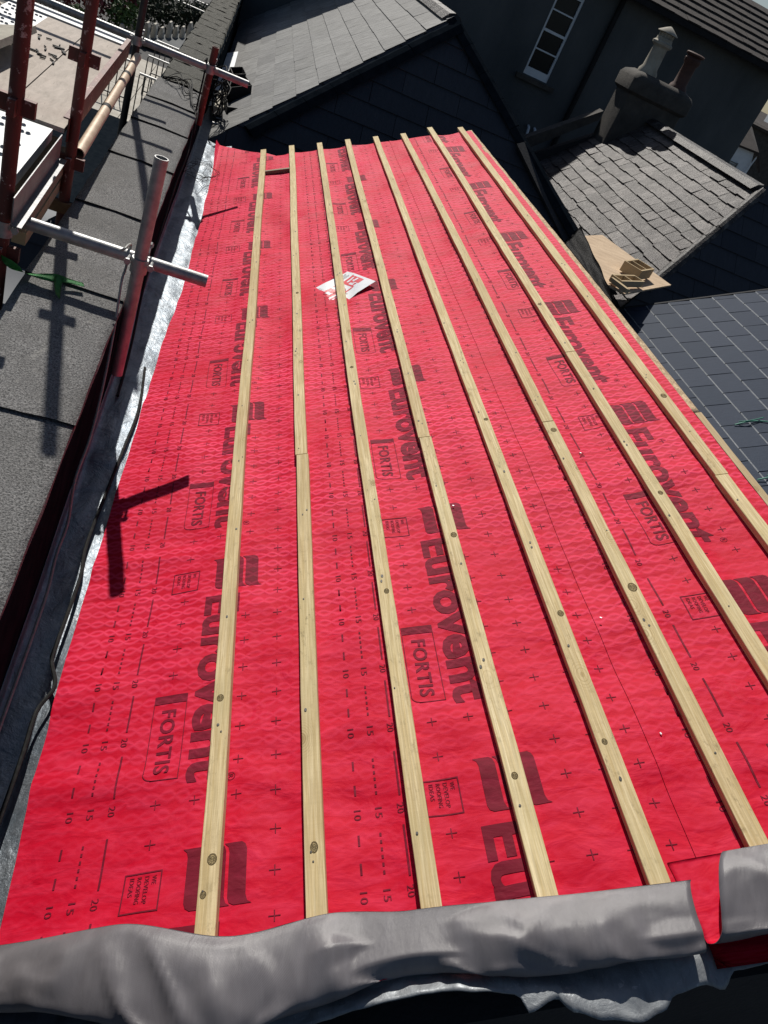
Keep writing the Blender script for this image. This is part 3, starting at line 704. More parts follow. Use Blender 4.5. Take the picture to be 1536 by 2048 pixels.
bm = BM(); slates(bm, A2, uF, Xv, nF, -3.0, .0, -3.2, 4.2, .235, .5, .008, [(A2, (hip2.cross(nF)) if hip2.cross(nF).x < 0 else -(hip2.cross(nF)))], .002)
obj('hip_slates', bm, MT['darkslate'], h2)
bm = BM(); slab(bm, [A2 - nF * .01, H2 + hip2 * 1.2 - nF * .01, V((8.8, 6.4, -3.3)) - nF * .01, V((9.0, 8.82, -.49)) - nF * .01], .04); obj('hip_underlay', bm, MT['darkwall'], h2)
bm = BM(); capstrip(bm, A2 + V((0, 0, .0)), H2 + hip2 * .15, .07, .03, seg=.4); obj('hip_capping', bm, MT['oldslate'], h2)
bm = BM(); box(bm, (4.9, 8.9, -6.6), (8, 12.7, -2.0)); obj('wall', bm, MT['darkwall'], h2)
bm = BM(); prism(bm, [(3.95, 12.62, -2.0), (5.32, 12.62, -.80), (5.32, 12.62, -.66), (3.80, 12.62, -1.88)], (0, .18, 0)); obj('gable_coping', bm, MT['chimrender'], h2)
bm = BM(); prism(bm, [(3.9, 12.64, -6.6), (8, 12.64, -6.6), (8, 12.64, -2.4), (5.97, 12.64, -.56), (3.95, 12.64, -2.1)], (0, .14, 0)); obj('gable_wall', bm, MT['darkwall'], h2)
# chimney
def loft(bm, secs):
    prev = None
    for z, x0, x1, y0, y1, r in secs:
        pts = []
        for cx, cy, a0 in ((x1 - r, y1 - r, 0), (x0 + r, y1 - r, 90), (x0 + r, y0 + r, 180), (x1 - r, y0 + r, 270)):
            for k in range(5): a = math.radians(a0 + k * 22.5); pts.append(bm.verts.new((cx + r * math.cos(a), cy + r * math.sin(a), z)))
        if prev: bridge(bm, prev, pts)
        else: bm.faces.new(pts)
        prev = pts
    bm.faces.new(prev)
bm = BM(); loft(bm, [(-1.5, 5.38, 6.32, 12.2, 12.75, .03), (-.30, 5.38, 6.32, 12.2, 12.75, .03), (-.29, 5.365, 6.335, 12.18, 12.77, .03), (-.255, 5.325, 6.375, 12.14, 12.81, .05), (-.09, 5.32, 6.38, 12.13, 12.82, .07), (-.03, 5.35, 6.35, 12.16, 12.79, .10), (.015, 5.45, 6.25, 12.25, 12.70, .10)])
chim = obj('chimney', bm, MT['chimrender'], h2, True)
bm = BM(); lathe(bm, (5.58, 12.42, .0), [(.155, 0), (.15, .05), (.118, .10), (.108, .36), (.112, .37), (.150, .40), (.155, .43), (.125, .45), (.118, .49), (.10, .50)])
p_ = obj('chimney_pot', bm, MT['cream'], chim, True); p_['label'] = 'cream pot with pointed cowl'
bm = BM(); lathe(bm, (5.58, 12.42, .50), [(.09, 0), (.10, .05), (.155, .055), (.15, .065), (.06, .12), (.01, .145)])
for k in range(6): a = k * 1.047; pipe(bm, (5.58 + .11 * math.cos(a), 12.42 + .11 * math.sin(a), .47), (5.58 + .12 * math.cos(a), 12.42 + .12 * math.sin(a), .56), .008, 6)
obj('cowl', bm, MT['cream'], chim, True)
bm = BM(); lathe(bm, (6.14, 12.42, .0), [(.15, 0), (.13, .05), (.105, .08), (.098, .34), (.12, .37), (.128, .42), (.105, .45), (.14, .47), (.145, .49), (.13, .50), (.10, .505)])
p_ = obj('chimney_pot', bm, MT['terra'], chim, True); p_['label'] = 'dark terracotta pot'
# new blue slates on the right
h3 = empty('blue_slated_roof', (5, 4, -6.6), 'new blue-black slate roof rising to the right of the red membrane', 'building')
P3 = V((2.93, 0, -2.4))
bm = BM(); slates(bm, P3, U, Yv, N, .17, 3.3, 1.3 - .04, 6.90, .2215, .30, .006, [((0, 6.88, 0), (0, 1, 0))], .0012, edge=1, ch=.006, gap=.0045)
obj('roof_slates', bm, [MT['newslate'], MT['slateedge']], h3)
bm = BM(); slab(bm, [P3 + U * 1.0 + Yv * .5, P3 + U * 3.3 + Yv * .5, P3 + U * 3.3 + Yv * 6.86, P3 + U * 1.0 + Yv * 6.86], .08); obj('roof_underlay', bm, MT['darkwall'], h3)
bm = BM(); box(bm, (4.1, .6, -6.6), (5.8, 6.8, -2.1)); obj('wall', bm, MT['darkwall'], h3)
bm = BM(); obox(bm, P3 + U * 1.2 + Yv * 6.885 - N * .09, U * 2.1, Yv * .025, N * .105); obj('verge_strip', bm, MT['darkwall'], h3)
bm = BM(); slates(bm, RP(1.32, 0, -.03), V((-U.x, 0, U.z)), Yv, V((N.x * -1, 0, N.z)), -2.3, -.26, .6, 6.9, .22, .30, .005, [], .0012); obj('far_slope_slates', bm, MT['darkslate'], house)
# green ties on slates
for k, (uu, vv, s_) in enumerate(((1.50, 4.70, 1), (1.38, 4.02, 1.3))):
    bm = BM(); b0 = P3 + U * uu + Yv * vv + N * .02
    hose(bm, [b0 - U * .12 * s_, b0 - U * .03 + N * .012, b0 + U * .06 + Yv * .01, b0 + U * .14 * s_ - Yv * .02], .005, 6)
    hose(bm, [b0 - U * .08 + Yv * .02 + N * .01, b0 + N * .02, b0 + U * .12 * s_ + Yv * .03 + N * .01], .004, 6)
    if k: hose(bm, [b0 + U * .16 - Yv * .06 + N * .01, b0 + U * .15 + N * .02, b0 + U * .14 + Yv * .06 + N * .01], .005, 6)
    tag(obj('green_tie', bm, MT['greentie']), ['short green tie snagged on the blue slates, the farther of two', 'larger green tie snagged on the blue slates near the pale timber'][k], 'tie', 'green ties on the slates')

# ------------------------------------------------------------------ tall rendered building behind
h4 = empty('rendered_building', (5, 18, -6.6), 'tall dark grey rendered building with a sash window behind the chimney', 'building')
YW = 16.0
bm = BM()
prism(bm, [(-.6, YW, -6.6), (4.93, YW, -6.6), (4.93, YW, -.83), (4.93, YW, .80), (4.93, YW, 2.4), (1.2, YW, 2.35), (-.6, YW, 1.25)], (0, 3, 0))
prism(bm, [(4.93, YW, -6.6), (5.45, YW, -6.6), (5.45, YW, -.83), (4.93, YW, -.83)], (0, 3, 0)); prism(bm, [(4.93, YW, .80), (5.45, YW, .80), (5.45, YW, 1.1), (4.93, YW, 1.1)], (0, 3, 0))
prism(bm, [(5.45, YW, -6.6), (9.77, YW, -6.6), (9.77, YW, 1.0), (5.45, YW, 1.0)], (0, 3.2, 0))
obj('wall', bm, MT['render'], h4)
bm = BM()
for a, b in (((4.932, YW + .03, -.83), (4.972, YW + .09, .8)), ((5.408, YW + .03, -.83), (5.448, YW + .09, .8)), ((4.972, YW + .03, -.83), (5.408, YW + .09, -.70)), ((4.972, YW + .03, .75), (5.408, YW + .09, .8))): box(bm, a, b)
win = obj('window', bm, MT['white'], h4)
for z, t in ((-.385, .012), (-.065, .022), (.265, .012), (.55, .012)):
    bm = BM(); box(bm, (4.972, YW + .04, z - t), (5.408, YW + .075, z + t)); obj('glazing_bar', bm, MT['white'], win)
bm = BM(); box(bm, (4.972, YW + .08, -.70), (5.408, YW + .085, .75)); obj('pane', bm, MT['glass'], win)
bm = BM(); box(bm, (4.80, YW - .09, -.93), (5.60, YW + .03, -.85)); obj('sill', bm, MT['chimrender'], win)
bm = BM(); pipe(bm, (6.09, YW - .06, -2.4), (6.09, YW - .06, 1.1), .05, 14); obj('downpipe', bm, MT['black'], h4, True)
bm = BM()
for x in (5.46, 5.60): hose(bm, [(x, YW - .02, -1.60), (x, YW - .10, -1.62), (x, YW - .14, -1.70), (x + .01, YW - .14, -1.76)], .026, 10)
obj('vent_pipes', bm, MT['white'], h4, True)
bm = BM(); hu = V((0, math.cos(.436), math.sin(.436))); hn = V((0, -math.sin(.436), math.cos(.436)))
slates(bm, (5.9, YW - .25, .98), hu, Xv, hn, 0, 1.95, -.4, 4.4, .27, .3, .02, [], .004); obj('roof_tiles', bm, MT['shadebrown'], h4)
bm = BM(); slab(bm, [(5.4, YW - .27, .96), (10.2, YW - .27, .96), (10.2, YW + 1.5, 1.78), (5.4, YW + 1.5, 1.78)], .06); box(bm, (5.45, YW - .36, .90), (10.1, YW - .26, .99)); obj('eaves', bm, MT['black'], h4)
# coloured cottage far right, lane and hedge
ct = empty('distant_cottage', (19, 31, -6.6), 'small pale blue gabled outbuilding seen past the building corner', 'building')
bm = BM(); prism(bm, [(18.0, 30, -6.6), (19.25, 30, -6.6), (19.25, 30, -1.2), (19.02, 30, -.66), (18.3, 30, -.72), (18.0, 30, -.9)], (0, 1.5, 0)); obj('wall', bm, MT['white'], ct)
bm = BM(); slab(bm, [(18.0, 29.8, -.68), (19.1, 29.8, -.62), (19.0, 32, .25), (18.0, 32, .25)], .08); slab(bm, [(19.1, 29.8, -.62), (19.7, 29.9, -1.2), (19.6, 32, .0), (19.0, 32, .25)], .08); obj('roof', bm, MT['shadebrown'], ct)
bm = BM()
for k in range(4): box(bm, (18.20, 29.93, -1.50 + k * .07), (18.62, 29.97, -1.47 + k * .07))
box(bm, (18.62, 29.92, -1.9), (18.66, 29.97, -1.24)); obj('shutter_slats', bm, MT['rail'], ct)
bm = BM(); pipe(bm, (19.10, 29.9, -1.5), (19.2, 29.9, -.72), .03, 8); pipe(bm, (19.0, 29.9, -1.46), (19.35, 29.9, -1.5), .03, 8); obj('downpipe', bm, MT['white'], ct)
ft = empty('far_house', (30, 50, -6.6), 'distant low house with a brown roof and white bay under the sky', 'building')
bm = BM(); box(bm, (29.5, 49, -6.6), (44, 54, .3)); obj('wall', bm, MT['chimrender'], ft)
bm = BM(); slab(bm, [(29.2, 48.6, .2), (44, 48.6, .2), (44, 52, 1.0), (29.4, 52, 1.0)], .15); obj('roof', bm, MT['shadebrown'], ft)
bm = BM(); box(bm, (30.4, 48.2, .55), (31.3, 48.9, 1.15)); obj('bay', bm, MT['white'], ft)
# shrub near the ridge end
def leaves(bm, c, r, n, s, seed):
    rr = random.Random(seed)
    for _ in range(n):
        d = V((rr.gauss(0, 1), rr.gauss(0, 1), rr.gauss(0, .8))).normalized() * r * rr.random() ** .4 * (1 + .3 * nz(rr.random() * 9, seed))
        p = V(c) + d; a = V((rr.gauss(0, 1), rr.gauss(0, 1), rr.gauss(0, 1))).normalized(); b = a.cross(V((rr.gauss(0, 1), rr.gauss(0, 1), 1))).normalized(); q = s * rr.uniform(.6, 1.3)
        poly(bm, [p - a * q, p + b * q * .45, p + a * q, p - b * q * .45])
sh = empty('leafy_shrub', (10.2, 14.0, -6.6), 'green leafy shrub showing beyond the end of the stone ridge', 'shrub')
bm = BM()
for c, r in (((10.05, 14, -1.40), .35), ((10.5, 14.1, -1.7), .6), ((10.2, 14, -2.4), .8)): leaves(bm, c, r, 700, .05, int(r * 100))
obj('foliage', bm, MT['leaf'], sh)
bm = BM(); pipe(bm, (10.3, 14, -6.6), (10.3, 14, -1.8), .05, 8); obj('stem', bm, MT['oldwood'], sh)

# ------------------------------------------------------------------ plywood sheet with crates
bm = BM(); slab(bm, [(3.84, 8.02, -1.545), (4.22, 8.40, -1.535), (4.71, 7.40, -1.55), (3.71, 6.41, -1.56), (3.45, 6.62, -1.57)], .016)
tag(obj('plywood_sheet', bm, MT['ply']), 'tan plywood sheet lying across the valley below the old slates', 'board')
def crate(corners, z, h, t, label, mids=1, extra=None):
    root = empty('wooden_frame', (corners[0][0], corners[0][1], z), label, 'wooden frame', 'small wooden frames on the plywood')
    cs = [V((x, y, z)) for x, y in corners]; c = sum(cs, V()) / 4
    for i in range(4):
        a, b = cs[i], cs[(i + 1) % 4]; d = (b - a).normalized(); n = Zv.cross(d); n = n if n.dot(c - a) > 0 else -n
        bm = BM(); obox(bm, a + (d * t if i % 2 else V()), (b - a) - (d * 2 * t if i % 2 else V()), n * t, Zv * h); obj('side_board', bm, MT['pine'], root)
    for k in range(mids):
        f = (k + 1) / (mids + 1); bm = BM(); a, b = cs[0].lerp(cs[1], f), cs[3].lerp(cs[2], f); d = (b - a).normalized(); n = Zv.cross(d)
        obox(bm, a + d * t * 1.02 - n * t / 2, (b - a) - d * 2.04 * t, n * t, Zv * h * .96); obj('divider', bm, MT['pine'], root)
crate([(3.93, 7.12), (4.22, 7.43), (4.36, 7.27), (4.07, 6.97)], -1.54, .10, .018, 'taller open wooden frame with one divider on the plywood, farther from us', 1)
crate([(3.60, 6.60), (3.98, 6.90), (4.06, 6.80), (3.67, 6.49)], -1.545, .06, .018, 'low wooden frame lying on the plywood near its dark edge', 1)
bm = BM(); obox(bm, V((3.58, 6.55, -1.54)), V((.09, -.20, 0)), V((.045, .02, 0)), V((0, 0, .04))); tag(obj('timber_offcut', bm, MT['pine']), 'short pale timber offcut on the near corner of the plywood', 'offcut')
# dark curled felt flap beside plywood
bm = BM(); grid(bm, lambda a, b: V((3.22 + .22 * a + .22 * b * (1 - a) - .05 * a * b, 7.05 - 1.35 * b + .30 * a, -1.50 + .16 * a * (1 - .5 * b) - .10 * b + .03 * nz(a * 3, b * 4))), 10, 24)
bmesh.ops.solidify(bm, geom=bm.faces[:], thickness=.006)
tag(obj('felt_offcut', bm, MT['black']), 'black curled sheet of felt propped between the chipboard edge and plywood', 'felt sheet')

# ------------------------------------------------------------------ scaffold
def post(x, y, z0, z1, mat, label, cups=(), r=.0242, arms=True):
    root = empty('scaffold_post', (x, y, z0), label, 'scaffold post', 'upright scaffold tubes')
    bm = BM(); pipe(bm, (x, y, z0), (x, y, z1), r, 24, .0205); obj('tube', bm, mat, root, True)
    for z in cups:
        bm = BM()
        for dx, dy in ((1, 0), (-1, 0), (0, 1), (0, -1)):
            if dx: obox(bm, V((x + dx * r * .8, y - .012, z - .026)), V((dx * .042, 0, 0)), V((0, .024, 0)), Zv * .052)
            else: obox(bm, V((x - .012, y + dy * r * .8, z - .026)), V((.024, 0, 0)), V((0, dy * .042, 0)), Zv * .052)
        obj('pressing', bm, mat, root)
    return root
def rail(p, q, mat, label, r=.0242, hollow=.0205):
    bm = BM(); pipe(bm, p, q, r, 24, hollow); return tag(obj('scaffold_tube', bm, mat, None, True), label, 'scaffold tube', 'scaffold tubes laid level')
def coupler(x, y, z, label):
    root = empty('scaffold_coupler', (x, y, z), label, 'coupler', 'couplers joining the scaffold tubes')
    bm = BM(); pipe(bm, (x, y - .025, z - .028), (x, y - .025, z + .028), .031, 20, .0245); box(bm, (x - .03, y - .004, z - .03), (x + .03, y + .010, z + .03)); obj('clamp', bm, MT['galv'], root, True)
    bm = BM(); pipe(bm, (x - .026, y + .025, z), (x + .026, y + .025, z), .031, 20, .0245); obj('clamp', bm, MT['galv'], root, True)
    for s_ in (-1, 1):
        bm = BM(); xx = x + s_ * .042; pipe(bm, (xx, y - .045, z + .01), (xx, y + .02, z + .01), .006, 8); pipe(bm, (xx, y - .055, z + .01), (xx, y - .045, z + .01), .013, 6); obj('bolt', bm, MT['galv'], root)
    bm = BM(); pipe(bm, (x + .02, y + .02, z + .035), (x + .02, y + .06, z + .055), .006, 8); pipe(bm, (x + .02, y + .055, z + .052), (x + .02, y + .066, z + .058), .012, 6); obj('bolt', bm, MT['galv'], root)
post(-.635, 2.83, -3.6, .9, MT['redpost'], 'thick-looking chipped red upright, nearest of those left of the parapet', (-.82, -.32, -1.32))
post(-.602, 3.75, -3.6, .42, MT['redpost'], 'rusty red upright between the plywood deck and the parapet', (-.81, -.31, -1.24))
post(-.690, 6.25, -3.6, 1.1, MT['iron'], 'dark upright at the far corner of the plywood deck', ())
post(-.188, 6.33, -1.51, -.98, MT['redpost'], 'short red upright rising beside the tangled wires at the far parapet', ())
post(-.1765, 2.885, -1.715, -.835, MT['galv'], 'grey open-topped upright hanging against the gutter side of the parapet', ())
rail((-2.6, 2.935, -1.235), (.074, 2.935, -1.235), MT['galv'], 'level galvanised tube crossing the parapet in the foreground')
rail((-4.2, 6.30, -1.12), (.085, 6.30, -1.12), MT['galv'], 'level galvanised tube crossing the parapet at the far end')
rail((-4.2, 6.30, -.69), (-.5, 6.30, -.69), MT['galv'], 'level tube above the far end of the deck, lower of two')
rail((-4.2, 6.30, -.17), (-.5, 6.30, -.17), MT['galv'], 'level tube above the far end of the deck, upper of two')
coupler(-.1765, 2.91, -1.235, 'galvanised coupler gripping the foreground tube and grey upright')
coupler(-.188, 6.315, -1.12, 'galvanised coupler gripping the far tube and short red upright')
coupler(-.635, 2.86, -1.235, 'galvanised coupler fixing the foreground tube to the thick red upright')
coupler(-.69, 6.27, -1.12, 'galvanised coupler fixing the far tube to the dark upright')
# tan tube with black bands
tt = empty('banded_tube', (-.57, 3.8, -1.2), 'tan tube with two black bands running beside the plywood deck', 'scaffold tube')
a, b = V((-.575, 3.78, -1.205)), V((-.655, 6.1, -1.19)); bm = BM(); pipe(bm, a, b, .026, 20, .022); obj('tube', bm, MT['tan'], tt, True)
for f in (.35, .72):
    bm = BM(); p = a.lerp(b, f); pipe(bm, p, p + (b - a).normalized() * .06, .0268, 20); obj('band', bm, MT['black'], tt, True)
# decks
ang = math.radians(-1.65); dY = V((math.sin(ang), math.cos(ang), 0)); dX = V((math.cos(ang), -math.sin(ang), 0))
def board(p, w_, l_, t, mat, name, label, cat='deck board', group='deck boards of the scaffold', dim=False):
    root = None; bm = BM(); p = V(p); obox(bm, p, dX * w_, dY * l_, -Zv * t)
    if dim:
        for i in range(int(l_ / .085)):
            for j in range(int(w_ / .075)):
                c = p + dX * (.035 + j * .075 + (.035 if i % 2 else 0)) + dY * (.05 + i * .085)
                if (c - p).dot(dX) > w_ - .03: continue
                for s_ in (-.012, .012):
                    cc = c + dX * s_; x, y = frame(Zv); R1 = ring(bm, cc + Zv * .0, dX, dY * 1.3, .011, 8); R2 = ring(bm, cc + Zv * .006, dX, dY * 1.3, .008, 8); R3 = ring(bm, cc + Zv * .001, dX, dY * 1.3, .006, 8)
                    bridge(bm, R1, R2); bridge(bm, R2, R3); bm.faces.new(R3).material_index = 1
    o = obj(name, bm, [mat, MT['iron']] if dim else mat); return tag(o, label, cat, group)
ZD = -1.10
board((-.868, 3.70, ZD), .235, 2.06, .02, MT['deck'], 'plywood_deck', 'plywood deck board beside the banded tan tube')
board((-1.10, 3.70, ZD), .226, 2.12, .02, MT['deck'], 'plywood_deck', 'plywood deck board between the tan-tube board and the steel sheet')
board((-1.35, 4.6, ZD - .002), .245, 1.24, .03, MT['steeldeck'], 'steel_deck', 'perforated steel deck at the far left beyond the cream boards', dim=True)
board((-1.02, 2.86, ZD - .012), .37, .815, .045, MT['steeldeck'], 'steel_deck', 'perforated steel deck with raised slots behind the nearest red upright', dim=True)
board((-1.36, 2.86, ZD - .012), .33, .815, .045, MT['steeldeck'], 'steel_deck', 'perforated steel deck at the left edge of the photo', dim=True)
board((-1.72, 5.75, ZD + .01), 1.0, .2, .02, MT['steeldeck'], 'steel_deck', 'far strip of pale sheet under the crossing tube', dim=False)
bm = BM(); obox(bm, V((-.622, 3.70, ZD + .05)), dY * 2.1, dX * .006, -Zv * .10); obox(bm, V((-.622, 3.70, ZD + .05)), dY * 2.1, dX * -.02, -Zv * .006)
tag(obj('toe_board', bm, MT['redpost']), 'dark red steel toe board along the plywood deck', 'toe board', 'edge boards of the scaffold')
bm = BM(); obox(bm, V((-.668, 3.0, -1.26)), dY * .98, dX * .07, -Zv * .04); tag(obj('scaffold_plank', bm, MT['oldwood']), 'wide grey plank outside the nearest steel deck', 'plank', 'planks beside the steel deck')
bm = BM(); obox(bm, V((-.655, 3.06, -1.33)), dY * .42, dX * .05, -Zv * .05); tag(obj('timber_block', bm, MT['pine']), 'nearer pale timber block under the grey plank', 'timber block', 'timber blocks under the plank')
bm = BM(); obox(bm, V((-.668, 3.49, -1.33)), dY * .34, dX * .05, -Zv * .05); tag(obj('timber_block', bm, MT['pine']), 'farther pale timber block under the grey plank', 'timber block', 'timber blocks under the plank')
bm = BM(); obox(bm, V((-.602, 2.78, -1.10)), dY * .84, dX * .004, -Zv * .10); obox(bm, V((-.602, 2.78, -1.20)), dY * .84, dX * .035, Zv * .004); tag(obj('toe_board', bm, MT['rail']), 'grey steel toe board beside the nearest steel deck', 'toe board', 'edge boards of the scaffold')
bm = BM(); obox(bm, V((-.735, 3.35, -1.28)), dY * .8, dX * .045, -Zv * .04); tag(obj('scaffold_plank', bm, MT['oldwood']), 'narrow grey plank tight against the nearest steel deck', 'plank', 'planks beside the steel deck')
bm = BM(); obox(bm, V((-1.24, 4.0, -1.08)), V((.03, .80, .0)), V((.20, .0, .07)), V((-.01, 0, .03))); tag(obj('cream_board', bm, MT['cream']), 'cream painted board leaning at the left edge of the deck', 'board', 'boards leaning on the deck')
bm = BM(); obox(bm, V((-1.40, 4.70, -1.03)), V((.16, .30, .03)), V((-.2, .1, .0)), V((0, 0, .02))); tag(obj('cream_board', bm, MT['ply']), 'tan board lying above the cream board at the left edge', 'board', 'boards leaning on the deck')
bm = BM()
for k in range(26): 
    p = V((-1.0 + rnd(-.1, .1), 4.95 + rnd(-.25, .25), ZD + .003)); a = rnd(0, 6.28); s_ = rnd(.01, .03); obox(bm, p, V((math.cos(a) * s_ * 2, math.sin(a) * s_ * 2, 0)), V((-math.sin(a) * s_, math.cos(a) * s_, 0)) * .5, Zv * .006)
tag(obj('deck_debris', bm, MT['black']), 'scattered dark chips of debris on the plywood deck', 'debris', kind='stuff')
rail((-.70, 6.2, -1.9), (-.62, 2.2, -1.9), MT['rail'], 'dark level tube low down between the uprights')
bm = BM(); obox(bm, V((-.80, 3.72, -1.42)), V((.26, 0, 0)), V((0, .03, 0)), -Zv * .05); tag(obj('scaffold_transom', bm, MT['rustpost']), 'short rusty transom bar under the plank by the parapet', 'transom')

# ------------------------------------------------------------------ cables and strap
bm = BM(); hose(bm, [(-.25, 2.90, -1.21), (-.238, 2.90, -1.197), (-.230, 2.94, -1.195), (-.224, 2.965, -1.21), (-.222, 2.90, -1.275), (-.222, 2.84, -1.30), (-.209, 2.75, -1.415), (-.197, 2.62, -1.51), (-.188, 2.47, -1.62), (-.185, 2.33, -1.68), (-.190, 2.15, -1.72), (-.178, 2.05, -1.82), (-.183, 1.93, -1.86), (-.176, 1.80, -1.885), (-.175, 1.64, -1.885), (-.177, 1.45, -1.885), (-.18, 1.2, -1.885), (-.18, .6, -1.885)], .005, 8)
tag(obj('grey_cable', bm, MT['cable'], None, True), 'grey cable looped over the foreground tube and trailing down the gutter', 'cable', 'cables in the gutter')
bm = BM(); hose(bm, [(-.085, 3.30, -1.890), (-.062, 2.93, -1.885), (-.078, 2.59, -1.888), (-.105, 2.06, -1.89), (-.095, 1.88, -1.888), (-.105, 1.60, -1.89), (-.105, 1.53, -1.888), (-.078, 1.44, -1.885), (-.105, 1.35, -1.89), (-.108, 1.18, -1.89), (-.13, .7, -1.89)], .006, 8)
tag(obj('black_cable', bm, MT['wire'], None, True), 'black cable wandering along the sunlit edge of the lead gutter', 'cable', 'cables in the gutter')
bm = BM(); hose(bm, [(-.235, 6.28, -1.08), (-.228, 6.32, -1.07), (-.222, 6.28, -1.15), (-.215, 6.1, -1.42), (-.19, 5.6, -1.52), (-.195, 5.0, -1.55), (-.19, 4.3, -1.6), (-.19, 3.8, -1.72), (-.17, 3.4, -1.86), (-.16, 3.0, -1.89)], .0065, 8)
tag(obj('black_cable', bm, MT['wire'], None, True), 'dark cable hanging from the far tube down the parapet face', 'cable', 'cables in the gutter')
for k in range(6):
    r_ = random.Random(k + 40); bm = BM(); x0, y0 = -.50, 6.75
    pts = [(x0 + r_.uniform(-.03, .02), y0 + r_.uniform(-.05, .1), -1.385), (x0 + .08, y0 + r_.uniform(-.1, .28), -1.36 + r_.uniform(0, .03)), (x0 + .17, y0 + r_.uniform(-.4, .25), -1.37), (x0 + .24, y0 - r_.uniform(.1, .6), -1.38), (x0 + .29, y0 - r_.uniform(.3, .7), -1.40), (x0 + .31, y0 - .8, -1.5)]
    hose(bm, pts, .0035, 6); tag(obj('loose_wire', bm, MT['wire'], None, True), ['topmost', 'second', 'third', 'fourth', 'fifth', 'lowest'][k] + ' of the thin black wires strewn over the far parapet', 'wire', 'thin wires tangled over the parapet')
bm = BM()
for k in range(4):
    r_ = random.Random(k + 90); c = V((-.10, 6.45, -1.87)); pts = []
    for q in range(9): a = q * .9 + k; rr = .09 + .05 * math.sin(k + q * 2.1); pts.append(c + V((math.cos(a) * rr + r_.uniform(-.02, .02), math.sin(a) * rr * 2.2 - k * .03, .03 + .02 * math.sin(q))))
    hose(bm, pts, .0018, 6, 5)
tag(obj('wire_tangle', bm, MT['wire'], None, True), 'looping tangle of thin black wire at the far corner of the gutter', 'wire')
bm = BM()
for k in range(9):
    r_ = random.Random(k + 190); c = V((-.16, 8.2, -1.55)); pts = []
    for q in range(8): a = q * .95 + k; rr = .16; pts.append(c + V((math.cos(a) * rr * .6 + r_.uniform(-.04, .04), math.sin(a) * rr * 1.6 + r_.uniform(-.05, .05), r_.uniform(-.3, .15))))
    hose(bm, pts, .006, 6, 5)
tag(obj('wire_tangle', bm, MT['wire'], None, True), 'thick bundle of dark cables beside the short red upright', 'wire')
def openbox(o_, a, b, c, t, mat, label, floor=True):
    bm = BM(); o_, a, b, c = V(o_), V(a), V(b), V(c); na, nb = a.normalized() * t, b.normalized() * t
    obox(bm, o_, a, nb, c); obox(bm, o_ + b - nb, a, nb, c); obox(bm, o_ + nb, na, b - nb * 2, c); obox(bm, o_ + a - na + nb, na, b - nb * 2, c)
    if floor: obox(bm, o_ + na + nb, a - na * 2, b - nb * 2, c.normalized() * t)
    return tag(obj('plastic_tray', bm, mat), label, 'tray', 'trays dumped at the eaves')
openbox((-.02, 8.45, -1.86), (.22, .10, .03), (-.06, .55, .0), (0, 0, .10), .008, MT['black'], 'black open tray nearest the red sheet at the far eaves')
openbox((-.02, 8.95, -1.80), (.20, .10, .08), (-.10, .45, .0), (-.02, 0, .12), .008, MT['black'], 'black stepped tray tilted against the sunlit slates')
openbox((-.05, 9.2, -1.70), (.13, .08, .04), (-.05, .32, .0), (0, 0, .10), .008, MT['black'], 'small black tray topmost of the pile at the eaves')
bm = BM(); obox(bm, V((-.15, 8.30, -1.84)), V((.10, .02, .01)), V((-.04, .62, .0)), V((0, 0, .07))); obox(bm, V((-.155, 8.75, -1.768)), V((.105, .02, .01)), V((-.012, .18, 0)), V((0, 0, .02)))
tag(obj('pale_box', bm, MT['cream']), 'pale lidded box wedged beside the black trays', 'box')
bm = BM(); hose(bm, [(-.12, 8.1, -1.87), (.05, 8.13, -1.86), (.22, 8.3, -1.80)], .012, 8); hose(bm, [(-.10, 8.3, -1.86), (.06, 8.33, -1.85), (.18, 8.5, -1.80)], .008, 8)
tag(obj('gutter_rail', bm, MT['galv'], None, True), 'thin bright metal rods under the black trays', 'rod')
# green ratchet strap
bm = BM()
def ribbon(pts, w_, tw):
    P = smoothpts(pts, 8); n = len(P) - 1
    def f(a, b):
        i = min(n - 1, int(a * n)); p = P[i].lerp(P[i + 1], a * n - i); d = (P[i + 1] - P[i]).normalized(); s_ = d.cross(Zv).normalized(); up = s_.cross(d)
        t = tw(a); return p + (s_ * math.cos(t) + up * math.sin(t)) * (b - .5) * w_
    grid(bm, f, n, 3)
ribbon([(-.70, 2.82, -1.30), (-.61, 2.79, -1.33), (-.56, 2.83, -1.375), (-.49, 2.83, -1.37), (-.44, 2.845, -1.365), (-.40, 2.86, -1.37), (-.352, 2.875, -1.375)], .035, lambda a: 1.2 * math.sin(a * 7) * (1 - a))
ribbon([(-.435, 2.85, -1.36), (-.43, 2.80, -1.37), (-.415, 2.74, -1.385)], .028, lambda a: .9 * a)
bmesh.ops.solidify(bm, geom=bm.faces[:], thickness=.0015)
tag(obj('green_strap', bm, MT['strap']), 'green webbing strap knotted and lying on the parapet felt', 'strap')
bm = BM(); ribbon([(-.66, 2.80, -1.25), (-.655, 2.79, -1.5), (-.66, 2.78, -1.9)], .03, lambda a: .3); bmesh.ops.solidify(bm, geom=bm.faces[:], thickness=.0015)
tag(obj('green_strap', bm, MT['strap']), 'green webbing strap hanging down the nearest red upright', 'strap')

